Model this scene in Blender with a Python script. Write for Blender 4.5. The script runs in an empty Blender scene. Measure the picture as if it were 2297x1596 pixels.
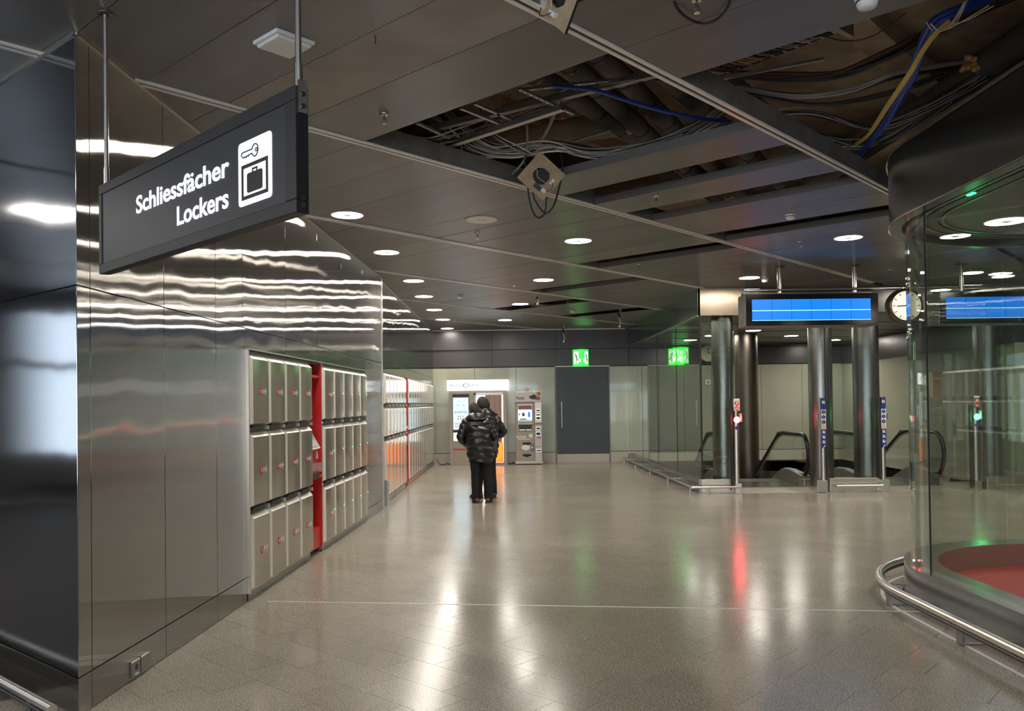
import bpy, bmesh, math, random
from mathutils import Vector, Matrix, noise
random.seed(7)
PI = math.pi
sc = bpy.context.scene
COL = sc.collection

# ------------------------------------------------------------------ camera, world, exposure
FPX, ROLL, PITCH, PPX, PPY, CH = 1873.0, .01234, .01339, 1148.5, 880.7, 1.68
_cr, _sr, _cp, _sp = math.cos(ROLL), math.sin(ROLL), math.cos(PITCH), math.sin(PITCH)
_R = Vector((_cr, _sp * _sr, -_cp * _sr)); _D = Vector((0, _cp, _sp)); _U = Vector((_sr, -_sp * _cr, _cp * _cr))
CAM = Vector((0, 0, CH))
cd = bpy.data.cameras.new('camera'); cam = bpy.data.objects.new('camera', cd); COL.objects.link(cam)
cam.matrix_world = Matrix(((_R.x, _U.x, -_D.x, 0), (_R.y, _U.y, -_D.y, 0), (_R.z, _U.z, -_D.z, CH), (0, 0, 0, 1)))
cd.sensor_fit = 'HORIZONTAL'; cd.sensor_width = 36.0; cd.lens = FPX / 2297 * 36
cd.shift_y = (PPY - 798) / 2297; cd.shift_x = 0.0
cd.clip_start = .05; cd.clip_end = 200
sc.camera = cam
w = bpy.data.worlds.new('world'); sc.world = w; w.use_nodes = True
w.node_tree.nodes['Background'].inputs[0].default_value = (.60, .58, .56, 1)
w.node_tree.nodes['Background'].inputs[1].default_value = .28
sc.view_settings.view_transform = 'Standard'; sc.view_settings.look = 'None'
sc.view_settings.gamma = 1; sc.view_settings.use_curve_mapping = False
sc.view_settings.exposure = 2.12
sc.cycles.use_denoising = True
sc.cycles.max_bounces = 10; sc.cycles.glossy_bounces = 6; sc.cycles.diffuse_bounces = 4
sc.cycles.transparent_max_bounces = 16; sc.cycles.sample_clamp_indirect = 6
LAMP = 35.0      # strength of every ceiling ring lamp

# ------------------------------------------------------------------ geometry from the photograph's perspective
def ray(px, py):
    return _R * ((px - PPX) / FPX) + _D + _U * (-(py - PPY) / FPX)
def atz(px, py, z):
    d = ray(px, py); return CAM + d * ((z - CH) / d.z)
def aty(px, py, y):
    d = ray(px, py); return CAM + d * (y / d.y)
H = 3.76
AZ = math.radians(42.6)
UD = Vector((math.sin(AZ), math.cos(AZ), 0)); VD = Vector((-math.cos(AZ), math.sin(AZ), 0))
def UV(u, v, z=0): return UD * u + VD * v + Vector((0, 0, z))

# ------------------------------------------------------------------ materials
MATS = {}
def nm(name):
    m = bpy.data.materials.new(name); m.use_nodes = True; MATS[name] = m
    return m, m.node_tree.nodes, m.node_tree.links, m.node_tree.nodes['Principled BSDF']
def pbr(name, col, rough=.5, metal=0, spec=.5, coat=0, bump=None, var=None):
    m, n, l, b = nm(name)
    b.inputs['Base Color'].default_value = (*col, 1); b.inputs['Roughness'].default_value = rough
    b.inputs['Metallic'].default_value = metal; b.inputs['Specular IOR Level'].default_value = spec
    b.inputs['Coat Weight'].default_value = coat
    if var or bump:
        g = n.new('ShaderNodeNewGeometry'); t = n.new('ShaderNodeTexNoise')
        t.inputs['Scale'].default_value = (var or bump)[0]; t.inputs['Detail'].default_value = 6
        l.new(g.outputs['Position'], t.inputs['Vector'])
    if var:
        mx = n.new('ShaderNodeMix'); mx.data_type = 'RGBA'; a = 1 - var[1]; c = 1 + var[1]
        mx.inputs['A'].default_value = (col[0] * a, col[1] * a, col[2] * a, 1)
        mx.inputs['B'].default_value = (min(1, col[0] * c), min(1, col[1] * c), min(1, col[2] * c), 1)
        r = n.new('ShaderNodeMapRange'); r.inputs['From Min'].default_value = .35; r.inputs['From Max'].default_value = .65
        l.new(t.outputs['Fac'], r.inputs['Value']); l.new(r.outputs[0], mx.inputs['Factor'])
        l.new(mx.outputs['Result'], b.inputs['Base Color'])
    if bump:
        t2 = n.new('ShaderNodeTexNoise'); t2.inputs['Scale'].default_value = bump[0]; t2.inputs['Detail'].default_value = 4
        l.new(g.outputs['Position'], t2.inputs['Vector'])
        bp = n.new('ShaderNodeBump'); bp.inputs['Strength'].default_value = bump[1]; bp.inputs['Distance'].default_value = .01
        l.new(t2.outputs['Fac'], bp.inputs['Height']); l.new(bp.outputs[0], b.inputs['Normal'])
    return m
def emis(name, col, s):
    m, n, l, b = nm(name)
    b.inputs['Base Color'].default_value = (col[0] * .5, col[1] * .5, col[2] * .5, 1)
    b.inputs['Emission Color'].default_value = (*col, 1); b.inputs['Emission Strength'].default_value = s
    b.inputs['Roughness'].default_value = .4
    return m
def brushed(name, col, rough, smear, wave=.0, var=.06, vscale=1.3):
    """stainless steel with a vertical grain: microscopic grooves scatter the reflection sideways"""
    m, n, l, b = nm(name)
    b.inputs['Metallic'].default_value = 1; b.inputs['Roughness'].default_value = rough
    g = n.new('ShaderNodeNewGeometry')
    vm = lambda op: (lambda q: (setattr(q, 'operation', op), q)[1])(n.new('ShaderNodeVectorMath'))
    cr = vm('CROSS_PRODUCT'); l.new(g.outputs['Normal'], cr.inputs[0]); cr.inputs[1].default_value = (0, 0, 1)
    wn = n.new('ShaderNodeTexWhiteNoise'); wn.noise_dimensions = '3D'
    sc_ = vm('SCALE'); l.new(g.outputs['Position'], sc_.inputs[0]); sc_.inputs['Scale'].default_value = 913.7
    l.new(sc_.outputs[0], wn.inputs['Vector'])
    sx = n.new('ShaderNodeSeparateColor'); l.new(wn.outputs['Color'], sx.inputs[0])
    ad = n.new('ShaderNodeMath'); ad.operation = 'ADD'; l.new(sx.outputs[0], ad.inputs[0]); l.new(sx.outputs[1], ad.inputs[1])
    sb = n.new('ShaderNodeMath'); sb.operation = 'SUBTRACT'; l.new(ad.outputs[0], sb.inputs[0]); sb.inputs[1].default_value = 1
    ml = n.new('ShaderNodeMath'); ml.operation = 'MULTIPLY'; l.new(sb.outputs[0], ml.inputs[0]); ml.inputs[1].default_value = smear
    tv = vm('SCALE'); l.new(cr.outputs[0], tv.inputs[0]); l.new(ml.outputs[0], tv.inputs['Scale'])
    a1 = vm('ADD'); l.new(g.outputs['Normal'], a1.inputs[0]); l.new(tv.outputs[0], a1.inputs[1])
    last = a1
    if wave:
        t = n.new('ShaderNodeTexNoise'); t.inputs['Scale'].default_value = 1.0; t.inputs['Detail'].default_value = 2.5
        mp = n.new('ShaderNodeMapping'); mp.inputs['Scale'].default_value = (1.9, 1.9, 2.4)
        l.new(g.outputs['Position'], mp.inputs[0]); l.new(mp.outputs[0], t.inputs['Vector'])
        s2 = n.new('ShaderNodeMath'); s2.operation = 'SUBTRACT'; l.new(t.outputs['Fac'], s2.inputs[0]); s2.inputs[1].default_value = .5
        s3 = n.new('ShaderNodeMath'); s3.operation = 'MULTIPLY'; l.new(s2.outputs[0], s3.inputs[0]); s3.inputs[1].default_value = wave
        cz = n.new('ShaderNodeCombineXYZ'); l.new(s3.outputs[0], cz.inputs[2])
        a2 = vm('ADD'); l.new(last.outputs[0], a2.inputs[0]); l.new(cz.outputs[0], a2.inputs[1]); last = a2
    no = vm('NORMALIZE'); l.new(last.outputs[0], no.inputs[0]); l.new(no.outputs[0], b.inputs['Normal'])
    t = n.new('ShaderNodeTexNoise'); t.inputs['Scale'].default_value = vscale; t.inputs['Detail'].default_value = 5
    l.new(g.outputs['Position'], t.inputs['Vector'])
    mx = n.new('ShaderNodeMix'); mx.data_type = 'RGBA'
    mx.inputs['A'].default_value = (*[c * (1 - var) for c in col], 1); mx.inputs['B'].default_value = (*[min(1, c * (1 + var)) for c in col], 1)
    l.new(t.outputs['Fac'], mx.inputs['Factor']); l.new(mx.outputs['Result'], b.inputs['Base Color'])
    return m
def glassmat(name, tint, rough=.0, ior=1.5):
    m, n, l, b = nm(name); n.remove(b)
    tr = n.new('ShaderNodeBsdfTransparent'); tr.inputs[0].default_value = (*tint, 1)
    gl = n.new('ShaderNodeBsdfGlossy'); gl.inputs['Roughness'].default_value = rough; gl.inputs[0].default_value = (.95, 1, .97, 1)
    g = n.new('ShaderNodeNewGeometry'); dt = n.new('ShaderNodeVectorMath'); dt.operation = 'DOT_PRODUCT'
    l.new(g.outputs['Normal'], dt.inputs[0]); l.new(g.outputs['Incoming'], dt.inputs[1])
    def mth(op, a, b_):
        q = n.new('ShaderNodeMath'); q.operation = op
        for i, v in enumerate((a, b_)):
            if v is None: continue
            if isinstance(v, (int, float)): q.inputs[i].default_value = v
            else: l.new(v, q.inputs[i])
        return q.outputs[0]
    f0 = ((ior - 1) / (ior + 1)) ** 2
    fr = mth('ADD', mth('MULTIPLY', mth('POWER', mth('SUBTRACT', 1.0, mth('ABSOLUTE', dt.outputs['Value'], None)), 5.0), 1 - f0), f0)
    mx = n.new('ShaderNodeMixShader'); l.new(fr, mx.inputs[0]); l.new(tr.outputs[0], mx.inputs[1]); l.new(gl.outputs[0], mx.inputs[2])
    l.new(mx.outputs[0], n['Material Output'].inputs[0])
    return m
def terrazzo():
    m, n, l, b = nm('terrazzo')
    g = n.new('ShaderNodeNewGeometry')
    # per-tile tone: snap the position to the tile grid
    mp = n.new('ShaderNodeMapping'); mp.inputs['Rotation'].default_value = (0, 0, -(PI / 2 - AZ))
    l.new(g.outputs['Position'], mp.inputs[0])
    t1 = n.new('ShaderNodeTexNoise'); t1.inputs['Scale'].default_value = 140; t1.inputs['Detail'].default_value = 2
    t2 = n.new('ShaderNodeTexVoronoi'); t2.inputs['Scale'].default_value = 160
    t3 = n.new('ShaderNodeTexNoise'); t3.inputs['Scale'].default_value = .8; t3.inputs['Detail'].default_value = 5
    for t in (t1, t2, t3): l.new(g.outputs['Position'], t.inputs['Vector'])
    cr = n.new('ShaderNodeValToRGB'); e = cr.color_ramp.elements
    e[0].position = .36; e[0].color = (.14, .125, .105, 1); e[1].position = .66; e[1].color = (.66, .585, .48, 1)
    e2 = cr.color_ramp.elements.new(.5); e2.color = (.36, .32, .265, 1)
    l.new(t1.outputs['Fac'], cr.inputs[0])
    sep = n.new('ShaderNodeSeparateColor'); l.new(t2.outputs['Color'], sep.inputs[0])
    mr = n.new('ShaderNodeMapRange'); mr.inputs['To Min'].default_value = .7; mr.inputs['To Max'].default_value = 1.2
    l.new(sep.outputs[0], mr.inputs[0])
    m1 = n.new('ShaderNodeVectorMath'); m1.operation = 'SCALE'; l.new(cr.outputs[0], m1.inputs[0]); l.new(mr.outputs[0], m1.inputs['Scale'])
    oi = n.new('ShaderNodeObjectInfo'); m2r = n.new('ShaderNodeMapRange'); m2r.inputs['To Min'].default_value = .94; m2r.inputs['To Max'].default_value = 1.06
    l.new(oi.outputs['Random'], m2r.inputs[0])
    m2 = n.new('ShaderNodeVectorMath'); m2.operation = 'SCALE'; l.new(m1.outputs[0], m2.inputs[0]); l.new(m2r.outputs[0], m2.inputs['Scale'])
    l.new(m2.outputs[0], b.inputs['Base Color'])
    rr = n.new('ShaderNodeMapRange'); rr.inputs['From Min'].default_value = .3; rr.inputs['From Max'].default_value = .7
    rr.inputs['To Min'].default_value = .15; rr.inputs['To Max'].default_value = .24
    l.new(t3.outputs['Fac'], rr.inputs[0]); l.new(rr.outputs[0], b.inputs['Roughness'])
    b.inputs['Specular IOR Level'].default_value = .32
    return m
terrazzo()
brushed('steel_wall', (.255, .238, .213), .055, .62, wave=.058, var=.10)
brushed('steel_facet', (.29, .30, .33), .09, .03, wave=.03, var=.08)
brushed('steel_band', (.33, .34, .36), .16, .26)
brushed('steel_satin', (.62, .57, .50), .24, .35, var=.04)
brushed('steel_column', (.30, .295, .285), .22, .22)
pbr('locker_steel', (.54, .50, .435), .14, .66, var=(2.0, .05))
pbr('locker_bevel_lit', (.86, .82, .73), .35, .15)  # door steel painted paler on the bevels: the light they catch is in the colour
pbr('steel_rod', (.62, .60, .57), .22, 1)
pbr('steel_bright', (.80, .77, .71), .30, 1)
pbr('steel_dark', (.13, .125, .12), .35, .9)
pbr('joint_black', (.012, .011, .010), .6)
pbr('black_plastic', (.018, .018, .02), .42)
pbr('black_gloss', (.008, .008, .012), .12)
pbr('rail_white', (.92, .88, .80), .25, .1)
pbr('galv', (.27, .265, .25), .45, .6, var=(6, .15))
pbr('panel_flange', (.16, .15, .145), .5, .2)
pbr('concrete_void', (.46, .36, .25), .9, var=(3, .25), bump=(14, .6))
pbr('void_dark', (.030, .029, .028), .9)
pbr('insulation', (.12, .11, .10), .85, bump=(40, .4))
pbr('cable_black', (.02, .02, .02), .5)
pbr('cable_grey', (.30, .29, .27), .6)
pbr('cable_blue', (.02, .08, .50), .4)
pbr('cable_yellow', (.62, .44, .10), .5)
pbr('cable_orange', (.50, .11, .03), .5)
pbr('cable_brown', (.10, .035, .02), .5)
pbr('cable_white', (.70, .68, .62), .5)
pbr('white_plastic', (.82, .81, .78), .35)
pbr('cream_plastic', (.75, .70, .58), .4)
pbr('plywood', (.46, .33, .20), .75, var=(9, .12))
pbr('sign_frame', (.012, .0125, .016), .45)
pbr('sign_face', (.026, .027, .036), .42)
emis('sign_white', (.86, .93, 1.0), 0.23)
pbr('screen_clear', (.4, .4, .4), .3)
emis('ring_light', (1.0, .93, .82), LAMP)
pbr('ring_plate', (.75, .73, .70), .4)
pbr('red_paint', (.56, .022, .018), .38)
pbr('red_carpet', (.42, .008, .010), .55)
pbr('maroon', (.24, .08, .07), .35)
pbr('wall_glass', (.36, .365, .275), .16, coat=.3, var=(1.2, .05))
pbr('baseboard_beige', (.50, .455, .39), .35)
pbr('door_dark', (.024, .027, .026), .32)
pbr('fascia_dark', (.052, .048, .048), .30, .3)
brushed('fascia_bronze', (.36, .30, .23), .25, .3)
pbr('fascia_olive', (.10, .10, .09), .25, .4)
pbr('seam_dark', (.05, .05, .04), .5)
pbr('decal_blue', (.35, .40, .62), .4)
pbr('grout', (.085, .075, .065), .7)
pbr('landing', (.42, .39, .32), .35, .3)
pbr('deck_grey', (.24, .215, .185), .4, .4)
pbr('rubber', (.012, .012, .012), .35)
glassmat('glass_green', (.88, .91, .885))
glassmat('glass_clear', (.90, .93, .91))
pbr('booth_body', (.36, .31, .255), .42)
pbr('booth_light_body', (.56, .53, .50), .4)
emis('booth_header', (.90, .97, 1.0), 0.65)
emis('booth_inside', (1.0, .93, .80), 0.5)
emis('poster_lit', (.50, .80, .95), 0.34)
emis('poster_white', (.85, .93, .98), 0.34)
emis('orange_glow', (1.0, .16, .02), 0.42)
emis('orange_seat', (1.0, .32, .03), 0.28)
pbr('curtain', (.46, .32, .28), .8)
emis('exit_green', (.03, .85, .06), 0.6)
emis('exit_white', (.85, 1.0, .78), 0.3)
pbr('exit_figure', (.03, .14, .03), .5)
emis('screen_blue', (.0, .20, .86), 0.25)
emis('screen_line', (.35, .85, 1.0), 0.3)
pbr('screen_seam', (.0, .05, .25), .4)
emis('clock_face', (1.0, .86, .60), 0.27)
emis('red_lamp', (1.0, .06, .06), 9.23)
emis('red_lamp_core', (1.0, .08, .09), 3.5)
emis('green_lamp', (.05, 1.0, .35), 4.31)
emis('led_green', (.05, .9, .3), 0.923)
pbr('sign_blue', (.02, .03, .22), .4)
pbr('sign_orange', (.75, .25, .07), .4)
pbr('sign_red', (.65, .03, .02), .4)
pbr('jacket_black', (.006, .0055, .006), .32, bump=(30, .15), spec=.7)
pbr('jacket_grey', (.012, .012, .013), .30, bump=(30, .15), spec=.6)
pbr('trouser_black', (.005, .005, .006), .8)
pbr('skin', (.55, .34, .24), .5)
pbr('hair_dark', (.018, .013, .010), .55, bump=(120, .8))
pbr('hair_brown', (.030, .020, .014), .6, bump=(120, .8))
pbr('shoe_brown', (.12, .075, .045), .6)
pbr('shoe_dark', (.03, .028, .026), .5)
pbr('sole', (.05, .04, .03), .7)
pbr('phone', (.01, .01, .01), .2)
pbr('ash', (.5, .5, .5), .5)
emis('added_shop_white', (.80, .90, 1.0), 2.56)  # glowing surfaces of the added shop fronts, for the steel to reflect
emis('added_shop_sign', (.55, .75, 1.0), 2.4)
emis('added_shop_warm', (1.0, .85, .65), 1.28)
emis('added_entrance_glow', (.75, .88, 1.0), .75)  # glow of the pane added for the bright patch in the facet
pbr('shop_wall', (.20, .19, .18), .5)
pbr('rubber_mat', (.05, .045, .04), .8)
def ceiling_mat():
    m, n, l, b = nm('ceiling_panel')
    g = n.new('ShaderNodeNewGeometry'); mp = n.new('ShaderNodeMapping')
    mp.inputs['Rotation'].default_value = (0, 0, -(PI / 2 - AZ)); l.new(g.outputs['Position'], mp.inputs[0])
    w_ = n.new('ShaderNodeTexWave'); w_.inputs['Scale'].default_value = 55; l.new(mp.outputs[0], w_.inputs['Vector'])
    mp2 = n.new('ShaderNodeMapping'); mp2.inputs['Scale'].default_value = (4, .5, 1); l.new(mp.outputs[0], mp2.inputs[0])
    t = n.new('ShaderNodeTexNoise'); t.inputs['Scale'].default_value = 1.0; t.inputs['Detail'].default_value = 3; l.new(mp2.outputs[0], t.inputs['Vector'])
    oi = n.new('ShaderNodeObjectInfo')
    a = n.new('ShaderNodeMath'); a.operation = 'MULTIPLY_ADD'; l.new(oi.outputs['Random'], a.inputs[0]); a.inputs[1].default_value = .35; l.new(t.outputs['Fac'], a.inputs[2])
    r = n.new('ShaderNodeMapRange'); r.inputs['From Min'].default_value = .4; r.inputs['From Max'].default_value = 1.0
    r.inputs['To Min'].default_value = .82; r.inputs['To Max'].default_value = 1.18; l.new(a.outputs[0], r.inputs[0])
    s = n.new('ShaderNodeVectorMath'); s.operation = 'SCALE'; s.inputs[0].default_value = (.20, .19, .183); l.new(r.outputs[0], s.inputs['Scale'])
    l.new(s.outputs[0], b.inputs['Base Color'])
    b.inputs['Metallic'].default_value = .4; b.inputs['Roughness'].default_value = .29
    ad = n.new('ShaderNodeMath'); ad.operation = 'MULTIPLY_ADD'; l.new(t.outputs['Fac'], ad.inputs[0]); ad.inputs[1].default_value = 3.0; l.new(w_.outputs['Fac'], ad.inputs[2])
    bp = n.new('ShaderNodeBump'); bp.inputs['Strength'].default_value = .25; bp.inputs['Distance'].default_value = .004
    l.new(ad.outputs[0], bp.inputs['Height']); l.new(bp.outputs[0], b.inputs['Normal'])
ceiling_mat()
pbr('ceiling_pale', (.34, .30, .265), .5, .1, var=(3, .12))

# ------------------------------------------------------------------ mesh builder
class MB:
    def __init__(s): s.v = []; s.f = []; s.m = []; s.mats = []; s.sm = []
    def mi(s, mat):
        if mat not in s.mats: s.mats.append(mat)
        return s.mats.index(mat)
    def add(s, vs, fs, mat, M=None, smooth=False):
        o = len(s.v); k = s.mi(mat)
        s.v += [tuple(M @ Vector(p)) if M else tuple(p) for p in vs]
        for f in fs: s.f.append(tuple(i + o for i in f)); s.m.append(k); s.sm.append(smooth)
        return s
    def box(s, x0, x1, y0, y1, z0, z1, mat, M=None):
        vs = [(x, y, z) for z in (z0, z1) for y in (y0, y1) for x in (x0, x1)]
        return s.add(vs, [(0, 2, 3, 1), (4, 5, 7, 6), (0, 1, 5, 4), (2, 6, 7, 3), (0, 4, 6, 2), (1, 3, 7, 5)], mat, M)
    def prism(s, poly, z0, z1, mat, M=None):           # poly counter-clockwise in xy
        n = len(poly)
        vs = [(p[0], p[1], z0) for p in poly] + [(p[0], p[1], z1) for p in poly]
        fs = [tuple(reversed(range(n))), tuple(range(n, 2 * n))] + [(i, (i + 1) % n, n + (i + 1) % n, n + i) for i in range(n)]
        return s.add(vs, fs, mat, M)
    def frontpoly(s, poly, y0, y1, mat, M=None):        # poly ccw in xz seen from -Y, extruded y0 (front) .. y1
        n = len(poly)
        vs = [(p[0], y0, p[1]) for p in poly] + [(p[0], y1, p[1]) for p in poly]
        fs = [tuple(range(n)), tuple(reversed(range(n, 2 * n)))] + [(i, n + i, n + (i + 1) % n, (i + 1) % n) for i in range(n)]
        return s.add(vs, fs, mat, M)
    def cyl(s, p, r, h, mat, n=20, axis='z', M=None, r2=None):
        r2 = r if r2 is None else r2
        vs = []
        for k, (rr, t) in enumerate(((r, 0), (r2, h))):
            for i in range(n):
                a = 2 * PI * i / n; c, q = rr * math.cos(a), rr * math.sin(a)
                vs.append({'z': (p[0] + c, p[1] + q, p[2] + t), 'y': (p[0] + q, p[1] + t, p[2] + c), 'x': (p[0] + t, p[1] + c, p[2] + q)}[axis])
        s.add(vs, [tuple(reversed(range(n))), tuple(range(n, 2 * n))], mat, M)
        return s.add(vs, [(i, (i + 1) % n, n + (i + 1) % n, n + i) for i in range(n)], mat, M, True)
    def lathe(s, prof, mat, n=28, M=None, smooth=True):
        vs = [(r * math.cos(2 * PI * i / n), r * math.sin(2 * PI * i / n), z) for r, z in prof for i in range(n)]
        fs = [(j * n + i, j * n + (i + 1) % n, (j + 1) * n + (i + 1) % n, (j + 1) * n + i) for j in range(len(prof) - 1) for i in range(n)]
        return s.add(vs, fs, mat, M, smooth)
    def tube(s, pts, r, mat, n=8, M=None, close=False):
        pts = [Vector(p) for p in pts]; N = len(pts); rings = []; up = Vector((0, 0, 1)); last = None
        for i, p in enumerate(pts):
            if close: t = pts[(i + 1) % N] - pts[i - 1]
            else: t = pts[min(i + 1, N - 1)] - pts[max(i - 1, 0)]
            t = t.normalized() if t.length > 1e-9 else Vector((0, 0, 1))
            if last is None:
                a = up if abs(t.z) < .9 else Vector((1, 0, 0)); x = t.cross(a).normalized()
            else:
                x = (last - t * last.dot(t)); x = x.normalized() if x.length > 1e-6 else t.cross(up).normalized()
            last = x; y = t.cross(x); rr = r[i] if isinstance(r, (list, tuple)) else r
            rings.append([p + x * (rr * math.cos(2 * PI * k / n)) + y * (rr * math.sin(2 * PI * k / n)) for k in range(n)])
        vs = [q for g in rings for q in g]; L = N if close else N - 1
        fs = [(j * n + k, j * n + (k + 1) % n, ((j + 1) % N) * n + (k + 1) % n, ((j + 1) % N) * n + k) for j in range(L) for k in range(n)]
        s.add(vs, fs, mat, M, True)
        if not close: s.add(vs, [tuple(reversed(range(n))), tuple(range((N - 1) * n, N * n))], mat, M)
        return s
    def ribbon(s, path, z0, z1, mat, M=None, flip=False, smooth=True):   # vertical sheet along path
        n = len(path); vs = [(p[0], p[1], z0) for p in path] + [(p[0], p[1], z1) for p in path]
        fs = [(i, i + 1, n + i + 1, n + i) for i in range(n - 1)]
        if flip: fs = [tuple(reversed(f)) for f in fs]
        return s.add(vs, fs, mat, M, smooth)
    def flat(s, pa, pb, z, mat, up=True, smooth=False):                 # horizontal strip between two paths
        n = len(pa); vs = [(p[0], p[1], z) for p in pa] + [(p[0], p[1], z) for p in pb]
        fs = [(i, i + 1, n + i + 1, n + i) for i in range(n - 1)]
        if not up: fs = [tuple(reversed(f)) for f in fs]
        return s.add(vs, fs, mat, None, smooth)
    def mesh(s, name):
        me = bpy.data.meshes.new(name); me.from_pydata(s.v, [], s.f)
        for k in s.mats: me.materials.append(MATS[k])
        me.polygons.foreach_set('material_index', s.m); me.polygons.foreach_set('use_smooth', s.sm); me.update()
        return me
    def build(s, name, parent=None, bevel=0, recalc=False, loc=None, rot=None):
        me = s.mesh(name)
        if recalc:
            bm = bmesh.new(); bm.from_mesh(me); bmesh.ops.recalc_face_normals(bm, faces=bm.faces); bm.to_mesh(me); bm.free()
        return put(name, me, parent, bevel, loc, rot)
def put(name, me, parent=None, bevel=0, loc=None, rot=None):
    o = bpy.data.objects.new(name, me); COL.objects.link(o); o.parent = parent
    if loc is not None: o.location = loc
    if rot is not None: o.rotation_euler = rot
    if bevel:
        b = o.modifiers.new('bevel', 'BEVEL'); b.width = bevel; b.segments = 2; b.limit_method = 'ANGLE'; b.angle_limit = .7
    return o
def thing(name, label, cat, loc=(0, 0, 0), rotz=0, group=None, kind=None):
    o = bpy.data.objects.new(name, None); COL.objects.link(o); o.location = loc; o.rotation_euler = (0, 0, rotz)
    o.empty_display_size = .1
    return tag(o, label, cat, group, kind)
def tag(o, label=None, cat=None, group=None, kind=None):
    if label: o['label'] = label
    if cat: o['category'] = cat
    if group: o['group'] = group
    if kind: o['kind'] = kind
    return o
def struct(name, loc=(0, 0, 0), rotz=0, label=None):
    o = bpy.data.objects.new(name, None); COL.objects.link(o); o.location = loc; o.rotation_euler = (0, 0, rotz)
    o['kind'] = 'structure'
    if label: o['label'] = label
    return o
def dup(root, loc=None, rotz=None, label=None):
    r = root.copy(); COL.objects.link(r)
    if loc is not None: r.location = loc
    if rotz is not None: r.rotation_euler = (0, 0, rotz)
    if label: r['label'] = label
    for ch in list(root.children):
        c = ch.copy(); COL.objects.link(c); c.parent = r
        for g in list(ch.children):
            d = g.copy(); COL.objects.link(d); d.parent = c
    return r
def textmesh(name, body, size, mat, parent, loc, rot=(PI / 2, 0, 0), offset=0, extr=.001, align='LEFT', xs=1.0, spacing=1.0, width=None):
    cu = bpy.data.curves.new(name, 'FONT'); cu.body = body; cu.size = size; cu.extrude = extr; cu.offset = offset
    cu.align_x = align; cu.resolution_u = 4; cu.space_character = spacing
    o = bpy.data.objects.new(name, cu); COL.objects.link(o); bpy.context.view_layer.update()
    me = bpy.data.meshes.new_from_object(o.evaluated_get(bpy.context.evaluated_depsgraph_get()))
    bpy.data.objects.remove(o); bpy.data.curves.remove(cu)
    if width: xx = [v.co.x for v in me.vertices]; xs = width / (max(xx) - min(xx))
    me.materials.clear(); me.materials.append(MATS[mat])
    q = put(name, me, parent, loc=loc, rot=rot); q.scale = (xs, 1, 1)
    return q
def bez(pts, n=8):
    """smooth curve through points"""
    P = [Vector(p) for p in pts]; out = []
    for i in range(len(P) - 1):
        p0 = P[max(i - 1, 0)]; p1 = P[i]; p2 = P[i + 1]; p3 = P[min(i + 2, len(P) - 1)]
        for k in range(n):
            t = k / n
            out.append(.5 * ((2 * p1) + (p2 - p0) * t + (2 * p0 - 5 * p1 + 4 * p2 - p3) * t * t + (3 * p1 - p0 - 3 * p2 + p3) * t ** 3))
    out.append(P[-1]); return out

# ================================================================== FLOOR
floor = struct('floor')
HX0, HX1, HY0, HY1 = 3.50, 9.25, 16.75, 23.45        # escalator shaft
m = MB()
m.box(-14, HX0, -11, 25, -.30, -.006, 'grout'); m.box(HX1, 12, -11, 25, -.30, -.006, 'grout')
m.box(HX0, HX1, -11, HY0, -.30, -.006, 'grout'); m.box(HX0, HX1, HY1, 25, -.30, -.006, 'grout')
m.build('floor_slab', floor)
PU, PV = .303, .606
tm = MB().box(-PU / 2 + .0013, PU / 2 - .0013, -PV / 2 + .0013, PV / 2 - .0013, -.005, 0, 'terrazzo').mesh('tile')
rest = MB(); cand = []
RT = Matrix.Rotation(PI / 2 - AZ, 4, 'Z')
for i in range(-6, 90):
    for j in range(-40, 50):
        u = i * PU + .14; v = (j + (.5 if i % 2 else .18)) * PV
        p = UV(u, v)
        if p.y < 3.2 or p.y > 23.9 or p.x < -2.75 or p.x > 11.5: continue
        if p.x > .66 * p.y + .6 or p.x < -.66 * p.y - .3: continue
        if 3.45 < p.x < 10 and 15.28 < p.y : continue
        if 3.45 < p.x < 6.0 and p.y < 6.6: continue
        if math.hypot(p.x - 4.76, p.y - 6.6) < 1.25: continue
        cand.append((p.y, p))
cand.sort(key=lambda q: q[0])
for k, (d, p) in enumerate(cand):
    if k < 295:
        o = put('tile', tm, floor, loc=p, rot=(0, 0, PI / 2 - AZ))
    else:
        Mx = Matrix.Translation(p) @ RT
        rest.box(-PU / 2 + .0013, PU / 2 - .0013, -PV / 2 + .0013, PV / 2 - .0013, -.005, 0, 'terrazzo', Mx)
tag(rest.build('floor_tiles', floor), kind='stuff')
m = MB(); m.box(3.40, 10, 15.12, HY0, -.02, .003, 'landing'); m.box(HX1, 10, HY0, 24, -.02, .0, 'terrazzo')
m.build('landing_plate', floor)
a, b = atz(600, 1350, 0), atz(2075, 1373, 0)
dv = (b - a).normalized(); nv = Vector((-dv.y, dv.x, 0)) * .006
m = MB(); m.prism([(a - nv)[:2], (b - nv)[:2], (b + nv)[:2], (a + nv)[:2]], -.001, .0025, 'rail_white'); m.build('joint_strip', floor)
shaft = struct('wall_shaft')
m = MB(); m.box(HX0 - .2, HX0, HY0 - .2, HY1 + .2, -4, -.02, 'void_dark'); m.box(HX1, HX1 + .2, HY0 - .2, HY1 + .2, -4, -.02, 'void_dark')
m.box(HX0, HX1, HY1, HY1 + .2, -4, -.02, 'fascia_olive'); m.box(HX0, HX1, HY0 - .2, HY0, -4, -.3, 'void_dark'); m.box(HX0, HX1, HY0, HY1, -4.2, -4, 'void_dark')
m.build('shaft_lining', shaft)

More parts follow.
